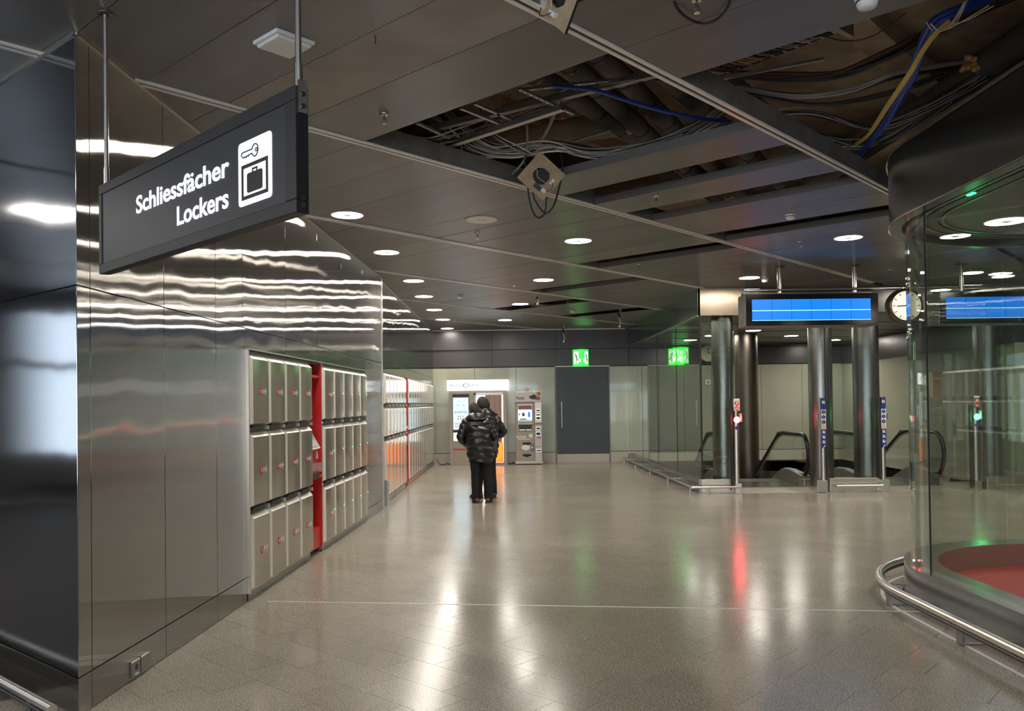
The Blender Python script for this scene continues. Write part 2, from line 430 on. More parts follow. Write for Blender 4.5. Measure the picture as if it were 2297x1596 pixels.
# ================================================================== CEILING
ceil = struct('ceiling')
ub = [2.89 - .56 * k for k in range(24, 0, -1)] + [2.89, 3.42, 4.05, 4.68, 5.31, 5.93, 6.50, 7.04, 7.60, 8.14, 8.72, 9.31, 9.86, 10.41, 10.97, 11.54, 12.0, 12.56]
while ub[-1] < 27: ub.append(ub[-1] + .565)
vb = [2.85 + 2.46 * k for k in range(-7, 7)]
def bay(v): return round((v - 2.85) / 2.46)          # lower edge index
OPEN = set()
def opening(k, u0, u1):
    for q in range(len(ub) - 1):
        if ub[q] > u0 - .1 and ub[q + 1] < u1 + .1: OPEN.add((k, q))
opening(0, 4.05, 5.93); opening(0, 6.50, 7.04); opening(0, 7.60, 8.14); opening(0, 9.31, 9.86)
opening(1, 9.86, 10.41); opening(2, 11.54, 12.0); opening(3, 13.12, 13.7)
opening(-1, 4.68, 7.60); opening(-1, 8.14, 8.72)
opening(3, 15.38, 16.0); opening(-1, 2.9, 3.5)
def keep_panel(p):      # panels stop at the steel block on the left, the glass drum and the escalator hall
    if p.x < -3.6 and p.y > 15.5: return False
    if -6.5 < p.x < -3.6 and p.y > 8.2 + (-2.38 - p.x) * .83: return False
    if p.y > 24.6 or p.x > 12 or p.x < -13.5 or p.y < -9: return False
    if p.x > 4.3 and p.y > 16.4: return False
    if 3.9 < p.x < 6.0 and p.y < 7.4: return False
    return True
prest = MB(); pcache = {}; npan = 0
for k in range(-7, 7):
    for q in range(len(ub) - 1):
        if (k, q) in OPEN: continue
        u0, u1 = ub[q], ub[q + 1]; v0 = 2.85 + 2.46 * k + .045; v1 = v0 + 2.37
        c = UV((u0 + u1) / 2, (v0 + v1) / 2, H)
        if not keep_panel(c): continue
        wd = round(u1 - u0 - .005, 3)
        vis = c.y > 2.6 and abs(c.x) < .64 * c.y + 1.6 and c.y < 17.5
        if vis and npan < 290:
            pale = (k == 0 and q == ub.index(2.89))
            if pale: wd += .0001
            if wd not in pcache:
                mm = MB(); mm.box(-wd / 2, wd / 2, -1.185, 1.185, 0, .004, 'ceiling_pale' if pale else 'ceiling_panel')
                mm.box(-wd / 2, -wd / 2 + .003, -1.185, 1.185, .004, .075, 'panel_flange'); mm.box(wd / 2 - .003, wd / 2, -1.185, 1.185, .004, .075, 'panel_flange')
                pcache[wd] = mm.mesh('ceiling_panel')
            zt = random.uniform(-.0008, .0008)
            put('ceiling_panel', pcache[wd], ceil, loc=c + Vector((0, 0, zt)), rot=(random.uniform(-.0012, .0012), random.uniform(-.002, .002), PI / 2 - AZ)); npan += 1
        else:
            Mx = Matrix.Translation(c) @ RT
            prest.box(-wd / 2, wd / 2, -1.185, 1.185, 0, .01, 'ceiling_panel', Mx)
tag(prest.build('far_ceiling_panels', ceil), kind='stuff')
# rails: grey web with two pale strips and a dark groove
railend = {-1: (2, 12), 0: (-2, 8.85), 1: (2.1, 15.3), 2: (4.9, 17.5), 3: (8.0, 21.5), 4: (10.5, 22.5), 5: (13, 21.5), -2: (-2, 10)}
for k in range(-7, 7):
    v = 2.85 + 2.46 * k
    u0, u1 = railend.get(k, (-8, 8 if k < 0 else 3))
    if k == 1: u0 = -6
    Mx = Matrix.Translation(UV(0, v, H)) @ RT
    m = MB(); m.box(u0, u1, -.040, -.016, -.012, .004, 'rail_white', Mx); m.box(u0, u1, .016, .040, -.012, .004, 'rail_white', Mx)
    m.box(u0, u1, -.018, .018, -.002, .006, 'seam_dark', Mx); m.box(u0, u1, -.040, .040, .005, .012, 'galv', Mx)
    m.box(u0, u1, -.040, -.034, .012, .16, 'galv', Mx); m.box(u0, u1, .034, .040, .012, .16, 'galv', Mx)
    m.build('ceiling_rail', ceil)
# the void above
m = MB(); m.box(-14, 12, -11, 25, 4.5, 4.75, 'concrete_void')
m.box(-14, 12, 24.6, 25, 3.85, 4.5, 'void_dark'); m.box(11.6, 12, -11, 24.6, 3.85, 4.5, 'void_dark'); m.box(-14, -13.6, -11, 24.6, 3.85, 4.5, 'void_dark')  # dark end walls added to keep world light out of the void
m.build('void_slab', ceil)
for pa, pb, zz in (((1530, 60), (1990, 330), 4.55), ((900, 240), (1500, 420), 4.5)):
    pass
m = MB()
for k in range(-1, 5):
    v = 2.2 + 3.1 * k; Mx = Matrix.Translation(UV(0, v, 4.36)) @ RT
    m.box(-2, 18, -.12, .12, 0, .14, 'concrete_void', Mx)
m.build('void_beam', ceil)

# ================================================================== STEEL BLOCK ON THE LEFT
A1 = math.radians(1.8); W1 = Vector((-2.381, 4.57, 0)); TH1 = PI / 2 - A1
S1 = lambda y: (y - 4.57) / math.cos(A1)          # world y -> distance along the near wall
END1 = S1(13.55)
wl = struct('wall_left', W1, TH1)
m = MB(); m.box(0.6, END1, .48, .6, 0, H, 'joint_black'); m.box(.6, END1, .02, .48, 2.2, H, 'joint_black'); m.box(.6, S1(7.2), .02, .48, 0, 2.2, 'joint_black'); m.prism([(.04, .021), (.6, .021), (.6, .6)], 0, H, 'joint_black'); m.box(S1(12.17), END1, .02, .48, 0, 2.2, 'joint_black'); m.build('wall_backing', wl)
def panel(parent, x0, x1, z0, z1, mat, y0=-.0, y1=.005, g=.003, name='wall_panel', bevel=.0015):
    return MB().box(x0 + g, x1 - g, y0, y1, z0 + g, z1 - g, mat).build(name, parent, bevel=bevel)
ups = [0, S1(4.71), S1(5.64), S1(6.545), S1(7.15), S1(8.37), S1(9.58), S1(10.76), S1(12.05), S1(13.28), END1]
for a, b in zip(ups[:-1], ups[1:]): panel(wl, a, b, 2.36, H, 'steel_wall')
LX0, LX1 = S1(7.22), S1(12.13)
for a, b in zip(ups[:4], ups[1:5]): panel(wl, a, b if b != ups[4] else LX0 - .02, .21, 2.36, 'steel_wall')
for a, b in zip(ups[:4], ups[1:5]): panel(wl, a, b if b != ups[4] else LX0 - .02, 0, .21, 'steel_wall')
for a, b in ((LX0 - .02, S1(8.37)), (S1(8.37), S1(9.58)), (S1(9.58), S1(10.76)), (S1(10.76), LX1 + .03)): panel(wl, a, b, 2.19, 2.36, 'steel_wall')
panel(wl, LX1 + .03, S1(13.50), .16, 2.36, 'steel_wall'); panel(wl, LX1 + .03, S1(13.50), 0, .16, 'steel_wall')
MB().box(S1(13.50), END1, -.012, .02, 0, H, 'steel_satin').build('corner_profile', wl)
# bright steel trim at the ceiling
m = MB(); m.box(0, END1, -.012, .02, H - .018, H, 'steel_bright'); m.build('top_trim', wl)

AF = math.radians(-50.4)
wc = struct('wall_corner', W1, PI / 2 - AF + PI)        # local +X runs from the corner away to the left ... mirrored below
wc.rotation_euler = (0, 0, PI / 2 - AF)
# local X goes away to the left; the room side is local +Y
def fpanel(x0, x1, z0, z1, mat='steel_facet', y=0):
    return MB().box(x0 + .002, x1 - .003, y - .005, y, z0 + .003, z1 - .003, mat).build('wall_panel', wc, bevel=.0015)
MB().prism([(.02, -.02), (5.2, -.02), (5.2, -1.2), (1.0, -1.2)][::-1], 0, H, 'joint_black').build('wall_backing', wc)
for a, b in ((0, 2.7), (2.7, 5.2)):
    fpanel(a, b, 2.36, H); fpanel(a, b, .21, 2.36); fpanel(a, b, 0, .21, 'steel_wall')
MB().box(0, 5.2, -.02, .012, H - .018, H, 'steel_bright').build('top_trim', wc)

# ---- second wall segment with the far lockers
A2 = math.radians(-.36); W2 = Vector((-2.163, 13.62, 0)); TH2 = PI / 2 - A2
S2 = lambda y: y - 13.62
wf = struct('wall_left_far', W2, TH2); END2 = S2(23.75)
MB().box(0, END2, .48, .6, 0, H, 'joint_black').box(0, END2, .02, .48, 2.27, H, 'joint_black').build('wall_backing', wf)
x = 0; xs = [0]
while xs[-1] < END2 - .1: xs.append(min(END2, xs[-1] + 1.22))
for a, b in zip(xs[:-1], xs[1:]):
    panel(wf, a, b, 2.42, H, 'steel_wall')
panel(wf, 0, S2(14.04), .02, 2.42, 'steel_wall'); panel(wf, S2(14.04), END2, 2.24, 2.42, 'steel_wall')
MB().box(0, END2, -.012, .02, H - .018, H, 'steel_bright').build('top_trim', wf)
MB().box(S2(13.98), S2(14.02), -.09, 0, .0, .42, 'steel_bright').build('door_stop', wf)

# ---- sockets on the skirting
for (x0, hole, lab) in ((S1(5.137), True, 'steel socket plate with open round socket, low on steel wall'), (S1(5.262), False, 'blank steel plate beside the open socket, low on steel wall')):
    p = wl.matrix_basis @ Vector((x0, -.001, 0))
    t = thing('socket_plate', lab, 'socket', W1 + Vector((math.sin(A1) * x0, math.cos(A1) * x0, 0)), TH1, 'socket plates on the skirting')
    z0 = .022
    m = MB(); m.frontpoly([(0, z0), (.112, z0), (.112, z0 + .098), (0, z0 + .098)], -.014, -.004, 'steel_column')
    m.frontpoly([(0, z0 + .090), (.112, z0 + .090), (.106, z0 + .099), (.004, z0 + .099)], -.016, -.004, 'steel_bright')
    m.build('plate', t, bevel=.002)
    if hole:
        Mh = Matrix.Translation((.062, -.0145, z0 + .055)) @ Matrix.Diagonal((1, 1, 1, 1))
        MB().cyl((0, 0, 0), .019, .003, 'black_plastic', 20, 'y', Mh).build('socket_hole', t)
        MB().box(.04, .085, -.018, -.013, z0 + .010, z0 + .016, 'white_plastic').build('label_strip', t)

# ================================================================== LOCKERS
def door_mesh(w_, h_, d=.040, b=.042):
    """steel door: flat front with wide bevels on the left, top and right"""
    m = MB(); g = .004
    x0, x1, z0, z1 = g, w_ - g, 0, h_
    B = [(x0, 0, z0), (x1, 0, z0), (x1, 0, z1), (x0, 0, z1)]
    T = [(x0 + b * 1.3, -d, z0 + b * .5), (x1 - b * .25, -d, z0 + b * .5), (x1 - b * .25, -d, z1 - b), (x0 + b * 1.3, -d, z1 - b)]
    nx = 8; xa, xb = T[0][0], T[1][0]; fv = []
    for zz in (T[0][2], T[2][2]):
        for i in range(nx + 1):
            f = i / nx; fv.append((xa + (xb - xa) * f, -d - .0035 * (1 - (2 * f - 1) ** 2), zz))
    m.add(fv, [(i, i + 1, nx + 2 + i, nx + 1 + i) for i in range(nx)], 'locker_steel', None, True); m.add(B + T, [(0, 1, 5, 4), (1, 2, 6, 5), (2, 3, 7, 6), (3, 0, 4, 7), (0, 3, 2, 1)], 'locker_bevel_lit')
    return m
dcache = {}
def latch_mesh(w_):
    m = MB(); m.frontpoly([(.03, .0), (w_ - .09, .0), (w_ - .05, .022), (w_ - .09, .045), (.10, .045), (.05, .03)], -.03, -.004, 'black_plastic')
    m.box(w_ - .055, w_ - .035, -.045, -.004, .004, .040, 'steel_bright'); m.box(.0, .03, -.02, -.004, .01, .028, 'steel_bright')
    return m.mesh('handle')
def sticker_mesh(sx):
    m = MB(); Mh = Matrix.Identity(4)
    n = 16
    m.frontpoly([(.028 * math.cos(2 * PI * i / n), .028 * math.sin(2 * PI * i / n)) for i in range(n)], -.0015, 0, 'sign_red')
    m.frontpoly([(-.007, -.012), (.007, -.012), (.007, .012), (-.007, .012)], -.0025, -.0015, 'white_plastic')
    for zz in (-.014, -.004, .006): m.box(.038, .085, -.0015, 0, zz, zz + .006, 'white_plastic')
    m.frontpoly([(.09, -.004), (.104, -.004), (.104, -.028), (.125, .0), (.104, .028), (.104, .004), (.09, .004)], -.0015, 0, 'white_plastic')
    return m.mesh('arrow_sticker')
STK = sticker_mesh(0)
PW = .491
LAT = latch_mesh(PW)
def locker_column(name, loc, th, label, rows, group, stickers=True, led=True, w_=PW, kick=.07):
    t = thing(name, label, 'locker', loc, th, group)
    z1 = rows[0][1] + .03
    m = MB(); m.box(.0, w_, .004, .45, kick, z1, 'steel_dark'); m.box(0, w_, -.004, .004, kick, kick + .02, 'steel_satin'); m.build('carcass', t)
    m = MB(); m.box(0, w_, -.002, .12, .0, kick, 'steel_column'); m.build('plinth', t)
    for ri, (a, b) in enumerate(rows):
        key = (round(w_, 3), round(b - a, 3))
        if key not in dcache: dcache[key] = door_mesh(w_, b - a).mesh('door')
        d = put('door', dcache[key], t, loc=(0, 0, a))
        if stickers: so_ = put('arrow_sticker', STK, d, loc=(w_ * .50, -.0440, (b - a) * .48)); so_.scale = (1.25, 1, 1.25)
        if led: MB().box(w_ - .03, w_ - .018, -.044, -.036, (b - a) * .5, (b - a) * .5 + .014, 'led_green').build('lock_light', d)
        if ri < len(rows) - 1:
            put('handle', LAT, t, loc=(0, -.004, a - .048))
    return t
ROW1 = [(1.515, 2.14), (.80, 1.455), (.09, .745)]
ROW2 = [(1.70, 2.22), (1.14, 1.64), (.12, 1.08)]
def along(W, A, s): return W + Vector((math.sin(A) * s, math.cos(A) * s, 0))
ordn = ['first', 'second', 'third', 'fourth', 'fifth', 'sixth', 'seventh', 'eighth', 'ninth', 'tenth', 'eleventh', 'twelfth']
# recess frame round the first bank
MB().box(LX0 - .022, LX0 - .006, -.03, .02, .07, 2.19, 'steel_bright').build('locker_frame', wl)
MB().box(LX0 - .022, LX1 + .03, -.03, .02, 2.175, 2.19, 'steel_bright').build('locker_frame', wl)
for k in range(4):
    locker_column('locker', along(W1, A1, LX0 + k * PW), TH1, 'steel locker column left of the near red kiosk, %s from the near end' % ordn[k], ROW1, 'near bank of lockers', True, False)
RX0 = LX0 + 4 * PW; RXW = .46
for k in range(5):
    locker_column('locker', along(W1, A1, RX0 + RXW + .03 + k * (LX1 - RX0 - RXW - .03) / 5), TH1, 'steel locker column just beyond the near red kiosk, %s from the kiosk' % ordn[k], ROW1, 'near bank of lockers', k == 0, True, w_=(LX1 - RX0 - RXW - .03) / 5)
MB().box(RX0 + RXW, RX0 + RXW + .03, -.02, .02, .03, 2.175, 'steel_bright').build('locker_frame', wl)
# kiosk
def kiosk(loc, th, label, w_, ztop):
    t = thing('payment_kiosk', label, 'kiosk', loc, th, 'red payment kiosks between lockers')
    m = MB(); m.box(0, w_, .40, .44, .07, ztop, 'red_paint'); m.box(0, .012, -.0, .40, .07, ztop, 'red_paint'); m.box(w_ - .012, w_, -.02, .40, .07, ztop, 'red_paint')
    m.box(.012, w_ - .012, -.0, .40, .07, .10, 'red_paint'); m.box(.012, w_ - .012, .0, .40, ztop - .17, ztop - .14, 'red_paint')
    m.box(.012, w_ - .012, .0, .40, ztop - .02, ztop, 'black_plastic'); m.build('cabinet', t)
    s_ = thing('x', None, None); bpy.data.objects.remove(s_)
    # sloped base block
    MB().add([(.012, .0, .10), (w_ - .012, .0, .10), (w_ - .012, .39, .10), (.012, .39, .10), (.012, .0, .28), (w_ - .012, .0, .28), (w_ - .012, .39, .42), (.012, .39, .42)],
             [(0, 3, 2, 1), (4, 5, 6, 7), (0, 1, 5, 4), (1, 2, 6, 5), (2, 3, 7, 6), (3, 0, 4, 7)], 'red_paint').build('base_block', t)
    con = MB().box(.012, w_ - .012, .02, .38, .90, 1.20, 'red_paint').box(.012, w_ - .012, -.02, .38, .86, .90, 'red_paint').box(.03, w_ - .14, -.028, -.0, .87, .93, 'black_plastic').build('console', t)
    MB().add([(.02, -.03, 1.20), (w_ - .1, -.03, 1.20), (w_ - .1, .10, 1.44), (.02, .10, 1.44), (.02, .02, 1.18), (w_ - .1, .02, 1.18), (w_ - .1, .14, 1.43), (.02, .14, 1.43)],
             [(0, 1, 2, 3), (4, 7, 6, 5), (0, 4, 5, 1), (1, 5, 6, 2), (2, 6, 7, 3), (3, 7, 4, 0)], 'white_plastic').build('screen_frame', t)
    MB().add([(.045, -.026, 1.225), (w_ - .125, -.026, 1.225), (w_ - .125, .085, 1.425), (.045, .085, 1.425)], [(0, 1, 2, 3)], 'screen_clear').build('screen', t)
    MB().box(w_ - .10, w_ - .03, -.035, .02, .93, 1.03, 'steel_bright').build('card_reader', con)
    MB().box(.08, .14, .012, .02, 1.02, 1.05, 'white_plastic').box(.08, .14, .012, .02, 1.09, 1.15, 'sign_red').box(.08, .12, .012, .02, 1.155, 1.18, 'white_plastic').build('sticker', con)
    MB().frontpoly([(w_ - .13, 1.08), (w_ - .04, 1.08), (w_ - .085, 1.17)], .012, .02, 'white_plastic').build('warning_sticker', con)
    MB().box(w_ * .3, w_ * .75, .390, .40, 1.52, 1.78, 'sign_red').box(w_ * .32, w_ * .7, .386, .392, 1.70, 1.72, 'white_plastic').box(w_ * .32, w_ * .7, .386, .392, 1.60, 1.61, 'white_plastic').build('notice', t)
    return t
kiosk(along(W1, A1, RX0), TH1, 'tall red payment kiosk recessed in the near bank of lockers', RXW, 2.17)
K2 = S2(16.95)
for k in range(6):
    locker_column('locker', along(W2, A2, S2(14.05) + k * (K2 - S2(14.05)) / 6), TH2, 'far-bank steel locker column, %s before the thin far red kiosk' % ordn[k], ROW2, 'far bank of lockers', False, False, w_=(K2 - S2(14.05)) / 6)
kiosk(along(W2, A2, K2), TH2, 'narrow strip of red kiosk showing in the far bank of lockers', .42, 2.24)
nn = 12; wq = (S2(23.3) - K2 - .42) / nn
for k in range(nn):
    locker_column('locker', along(W2, A2, K2 + .42 + k * wq), TH2, 'far-bank steel locker column, %s beyond the far red kiosk' % ordn[k], ROW2, 'far bank of lockers', False, False, w_=wq)
panel(wf, S2(23.3), END2, .02, 2.24, 'steel_wall')

# small camera on the near wall
p = along(W1, A1, S1(12.76))
t = thing('wall_camera', 'small white security camera on the steel wall above the lockers', 'camera', p + Vector((0, 0, 2.55)), TH1)
m = MB(); m.cyl((0, -.05, 0), .032, .05, 'white_plastic', 16, 'y'); m.box(-.02, .02, -.03, 0, -.01, .05, 'white_plastic'); m.build('housing', t)
MB().tube([(0, -.05, -.01), (0, -.09, -.03)], .026, 'white_plastic', 10).build('lens', t)

# ================================================================== BACK WALL
BY = 23.6
wb = struct('wall_back', (0, BY, 0))
MB().box(-3.0, 10.5, .06, .3, 0, 3.9, 'seam_dark').build('wall_backing', wb)
gx = [-2.35, -.72, .10, 1.22, 2.76, 3.55, 4.12, 4.30, 4.90, 6.1, 7.3, 8.5, 9.4]
gx = [-2.35, -1.05, .12, 1.22, 2.76, 3.56, 4.16, 4.86, 5.9, 7.05, 8.2, 9.35]
for a, b in zip(gx[:-1], gx[1:]):
    if abs(a - 1.22) < .01:
        continue
    MB().box(a + .004, b - .004, .0, .05, .30, 2.70, 'wall_glass').build('wall_panel', wb, bevel=.002)
    MB().box(a + .004, b - .004, -.005, .05, .0, .285, 'baseboard_beige').build('baseboard_panel', wb, bevel=.002)
MB().box(1.225, 2.755, -.005, .05, 0, .235, 'baseboard_beige').build('baseboard_panel', wb, bevel=.002)
for a, b in ((-2.35, -.55), (-.55, 1.25), (1.25, 3.3), (3.3, 5.4), (5.4, 7.4), (7.4, 9.4)):
    MB().box(a + .003, b - .003, -.03, .05, 2.72, 3.20, 'fascia_dark').build('fascia_panel', wb, bevel=.002)
    MB().box(a + .003, b - .003, -.10, .05, 3.205, H + .02, 'fascia_dark').build('fascia_panel', wb, bevel=.002)
MB().box(-2.35, 3.2, -.12, -.09, H - .02, H, 'rail_white').build('top_trim', wb)
dr = struct('door_1', (1.225, BY, 0), 0, 'tall dark grey door set in the pale green back wall')
MB().box(.03, 1.505, -.012, .05, .245, 2.695, 'door_dark').build('door_leaf', dr, bevel=.003)
MB().box(0, .028, -.02, .05, .0, 2.72, 'steel_dark').box(1.507, 1.535, -.02, .05, 0, 2.72, 'steel_dark').build('door_frame', dr)
MB().box(0, 1.535, -.04, .0, 2.70, 2.718, 'rail_white').build('lintel_strip', dr)
m = MB(); m.tube([(.17, -.07, .98), (.17, -.07, 1.72)], .016, 'steel_bright', 10); m.cyl((.17, -.07, 1.06), .01, .06, 'steel_bright', 8, 'y'); m.cyl((.17, -.07, 1.64), .01, .06, 'steel_bright', 8, 'y')
m.build('door_handle', dr)
wr = struct('wall_right')
m = MB(); m.box(9.35, 9.55, 15.5, 23.8, .30, 2.70, 'wall_glass'); m.box(9.33, 9.55, 15.5, 23.8, -.3, .30, 'baseboard_beige'); m.box(9.30, 9.55, 15.5, 23.8, 2.70, 3.9, 'fascia_dark')
m.build('wall_cladding', wr)
# small things on the back wall
t = thing('wall_clock', 'small round clock on the back wall behind the escalator glass', 'clock', aty(1588, 793, 23.5))
m = MB(); m.cyl((0, -.02, 0), .24, .06, 'steel_column', 28, 'y'); m.build('case', t); MB().cyl((0, -.026, 0), .215, .005, 'cream_plastic', 28, 'y').build('dial', t)
m = MB(); m.box(-.008, .008, -.034, -.028, 0, .16, 'black_plastic'); m.box(-.008, .12, -.034, -.028, -.008, .008, 'black_plastic'); m.build('hand', t)
q = aty(1588, 858, 23.59)
o = MB().box(-.07, .07, -.03, 0, -.07, .07, 'white_plastic').cyl((0, -.036, 0), .045, .01, 'cable_grey', 16, 'y').build('wall_switch', None, loc=q, bevel=.004)
tag(o, 'small white square switch box on the back wall beside a column', 'switch')

# ================================================================== ESCALATOR HALL
hall = struct('ceiling_escalator_hall')
MB().box(3.46, 9.4, 15.36, 23.6, 3.27, 3.33, 'ceiling_panel').build('hall_ceiling', hall)
for yy in (17.2, 19.1, 21.0, 22.9): MB().box(3.46, 9.4, yy, yy + .015, 3.262, 3.272, 'seam_dark').build('ceiling_joint', hall)
PYF = 15.3
tr = struct('trim_1')
MB().box(3.43, 4.30, PYF, PYF + .06, 3.25, H, 'fascia_bronze').build('fascia_panel', tr, bevel=.003)
MB().box(4.305, 6.6, PYF, PYF + .06, 3.28, H, 'fascia_olive').build('fascia_panel', tr, bevel=.003)
MB().box(6.605, 9.4, PYF, PYF + .06, 3.28, H, 'fascia_olive').build('fascia_panel', tr, bevel=.003)
m = MB(); m.prism([(3.43, 15.3), (3.47, 15.3), (3.33, 23.5), (3.27, 23.5)], 3.25, H, 'steel_band'); m.build('fascia_side', tr)
m = MB(); m.prism([(3.415, 15.29), (3.43, 15.29), (3.275, 23.5), (3.26, 23.5)], 3.235, 3.25, 'steel_bright'); m.build('fascia_edge', tr)
# left glass screen along the shaft
t = thing('glass_screen', 'long glass screen on a low steel base, running from the back wall to the escalators', 'glass screen', (3.43, 15.33, 0))
base = MB(); bx = lambda y: -.16 * (y - 15.3) / 8.2
base.prism([(-.03, -.03), (.10, -.03), (.10 + bx(23.5), 8.15), (-.03 + bx(23.5), 8.15)], 0, .25, 'steel_band'); base.build('base', t)
gl = MB(); ys = [.02, 2.05, 4.1, 6.15, 8.15]
for a, b in zip(ys[:-1], ys[1:]):
    f = lambda y: .03 - .16 * y / 8.2
    MB().prism([(f(a), a + .006), (f(a) + .012, a + .006), (f(b) + .012, b - .006), (f(b), b - .006)], .25, 3.25, 'glass_green').build('pane', t)
    if a > .1: MB().prism([(f(a) - .001, a - .006), (f(a) + .013, a - .006), (f(a) + .013, a + .006), (f(a) - .001, a + .006)], .25, 3.25, 'seam_dark').build('pane_joint', t)
m = MB(); m.tube([(-.19, -.21, .12), (-.19 - .16, 8.0, .12)], .022, 'steel_bright', 8)
for yy in (0, 2, 4, 6, 7.9): m.box(-.2 - .16 * yy / 8.2, -.18 - .16 * yy / 8.2, yy - .01, yy + .01, 0, .11, 'steel_rod'); m.box(-.19 - .16 * yy / 8.2, -.02, yy - .01, yy + .01, .08, .10, 'steel_rod')
m.build('bumper_bar', t)
# front stub of that screen
t = thing('glass_screen', 'narrow front glass screen with bare steel base, left of the red lamp post', 'glass screen', (3.45, PYF, 0))
MB().box(0, .62, -.02, .06, 0, .25, 'steel_satin').build('base', t, bevel=.004)
MB().box(.04, .60, .0, .012, .25, 3.25, 'glass_green').build('pane', t)
MB().box(.0, .03, -.01, .02, .25, 3.25, 'joint_black').build('pane_joint', t)
m = MB(); m.tube([(-.21, -.19, .12), (.66, -.19, .12)], .022, 'steel_bright', 8)
for xx in (.1, .52): m.box(xx - .012, xx + .012, -.2, -.18, 0, .11, 'steel_rod')
m.build('bumper_bar', t)
def bench_screen(x0, x1, label):
    t = thing('glass_screen', label, 'glass screen', (x0, PYF, 0))
    w_ = x1 - x0
    MB().box(.0, w_, -.10, .10, 0, .25, 'steel_satin').build('base', t, bevel=.008)
    MB().box(.05, w_ - .03, .0, .012, .25, 3.28, 'glass_green').build('pane', t)
    MB().box(-.02, .0, -.03, .03, .0, 3.28, 'steel_dark').box(w_, w_ + .02, -.03, .03, .0, 1.7, 'steel_dark').build('pane_frame', t)
    m = MB(); m.tube([(.06, -.25, .12), (w_ + .0, -.25, .12)], .024, 'steel_bright', 8)
    for xx in (.18, w_ - .14): m.box(xx - .014, xx + .014, -.26, -.24, 0, .11, 'steel_rod')
    m.build('bumper_bar', t)
    return t
bench_screen(5.76, 6.66, 'glass screen on a bench-like steel base between the two pictogram posts')
bench_screen(8.62, 9.5, 'glass screen on steel base right of the green lamp post')
# columns
for i, (px, D, r, z1, mt) in enumerate(((1622, 15.75, .205, 3.27, 'steel_column'), (1675, 20.0, .27, 3.27, 'maroonish'), (1841, 15.66, .215, 3.27, 'steel_column'), (1943, 15.72, .235, 3.27, 'steel_column'), (2215, 15.9, .235, 3.27, 'steel_column'))):
    if mt == 'maroonish':
        if 'column_brown' not in MATS: brushed('column_brown', (.17, .145, .12), .3, .25)
        mt = 'column_brown'
    p = aty(px, 905, D)
    c = struct('column', (p.x, D, 0))
    z0 = -4 if D > HY0 else 0
    MB().cyl((0, 0, z0), r, z1 - z0, mt, 40).build('column_shaft', c)
    if D < HY0: MB().cyl((0, 0, 0), r + .012, .06, 'steel_satin', 40).build('column_foot', c)
# posts
def pict_post(px, label, side):
    p = aty(px, 1000, 15.18); t = thing('pictogram_post', label, 'post', (p.x, 15.16, 0), 0, 'escalator safety posts')
    MB().box(-.13 if side < 0 else -.06, .06 if side < 0 else .10, -.05, .06, 0, .225, 'steel_satin').build('foot_box', t, bevel=.006)
    m = MB(); m.cyl((0, 0, .22), .045, 1.5, 'steel_satin', 16); m.build('pole', t)
    m = MB(); m.box(-.075, -.05, -.045, -.02, 1.0 if side < 0 else .22, 1.71, 'steel_bright' if side < 0 else 'steel_dark'); m.build('edge_profile', t)
    st = MB().box(-.042, .042, -.056, -.046, .80, 1.71, 'sign_blue').build('sign_strip', t)
    z = 1.68
    kinds = ['fig', 'bar', 'dot', 'dot', 'dot', 'or', 'fig', 'fig', 'fig', 'arr']
    for k in kinds:
        z -= .09; c_ = z + .045; m = MB(); F = -.0575
        if k == 'fig':
            m.frontpoly([(.012 * math.cos(2 * PI * i / 8) - .012, c_ + .022 + .009 * math.sin(2 * PI * i / 8)) for i in range(8)], F, -.056, 'white_plastic')
            m.frontpoly([(.009 * math.cos(2 * PI * i / 8) + .016, c_ + .018 + .008 * math.sin(2 * PI * i / 8)) for i in range(8)], F, -.056, 'white_plastic')
            m.frontpoly([(-.024, c_ - .028), (-.014, c_ - .028), (-.010, c_ - .008), (.002, c_ - .028), (.01, c_ - .028), (.0, c_ + .012), (-.022, c_ + .012)], F, -.056, 'white_plastic')
            m.frontpoly([(.012, c_ - .028), (.026, c_ - .028), (.024, c_ + .008), (.010, c_ + .008)], F, -.056, 'white_plastic')
        elif k == 'bar': m.box(-.036, .036, F, -.056, c_ - .03, c_ + .03, 'screen_seam')
        elif k == 'or':
            m.box(-.042, .042, F, -.056, c_ - .04, c_ + .04, 'white_plastic')
            m.frontpoly([(.032 * math.cos(2 * PI * i / 14), c_ + .032 * math.sin(2 * PI * i / 14)) for i in range(14)], F - .001, F, 'sign_orange')
            m.frontpoly([(.014 * math.cos(2 * PI * i / 10), c_ + .014 * math.sin(2 * PI * i / 10)) for i in range(10)], F - .002, F - .001, 'white_plastic')
        elif k == 'dot':
            m.box(-.042, .042, F, -.056, c_ - .045, c_ + .045, 'white_plastic')
            m.frontpoly([(.036 * math.cos(2 * PI * i / 14), c_ + .036 * math.sin(2 * PI * i / 14)) for i in range(14)], F - .001, F, 'sign_blue')
            m.frontpoly([(-.014, c_ - .018), (.006, c_ - .018), (.012, c_ + .008), (-.002, c_ + .02)], F - .002, F - .001, 'cable_grey')
        else: m.frontpoly([(-.03, c_ - .034), (-.02, c_ - .034), (.03, c_ + .03), (.01, c_ + .03)], F, -.056, 'white_plastic')
        m.build('pictogram', st)
    MB().box(*((-.115, -.076) if side < 0 else (.05, .085)), -.04, .0, 1.30, 1.43, 'steel_rod').build('key_switch', t, bevel=.004)
    return t
pict_post(1845, 'steel post with strip of blue and white pictograms, left end of the bench-like base', -1)
pict_post(1979, 'steel post with strip of blue and white pictograms, right end of the bench-like base', 1)
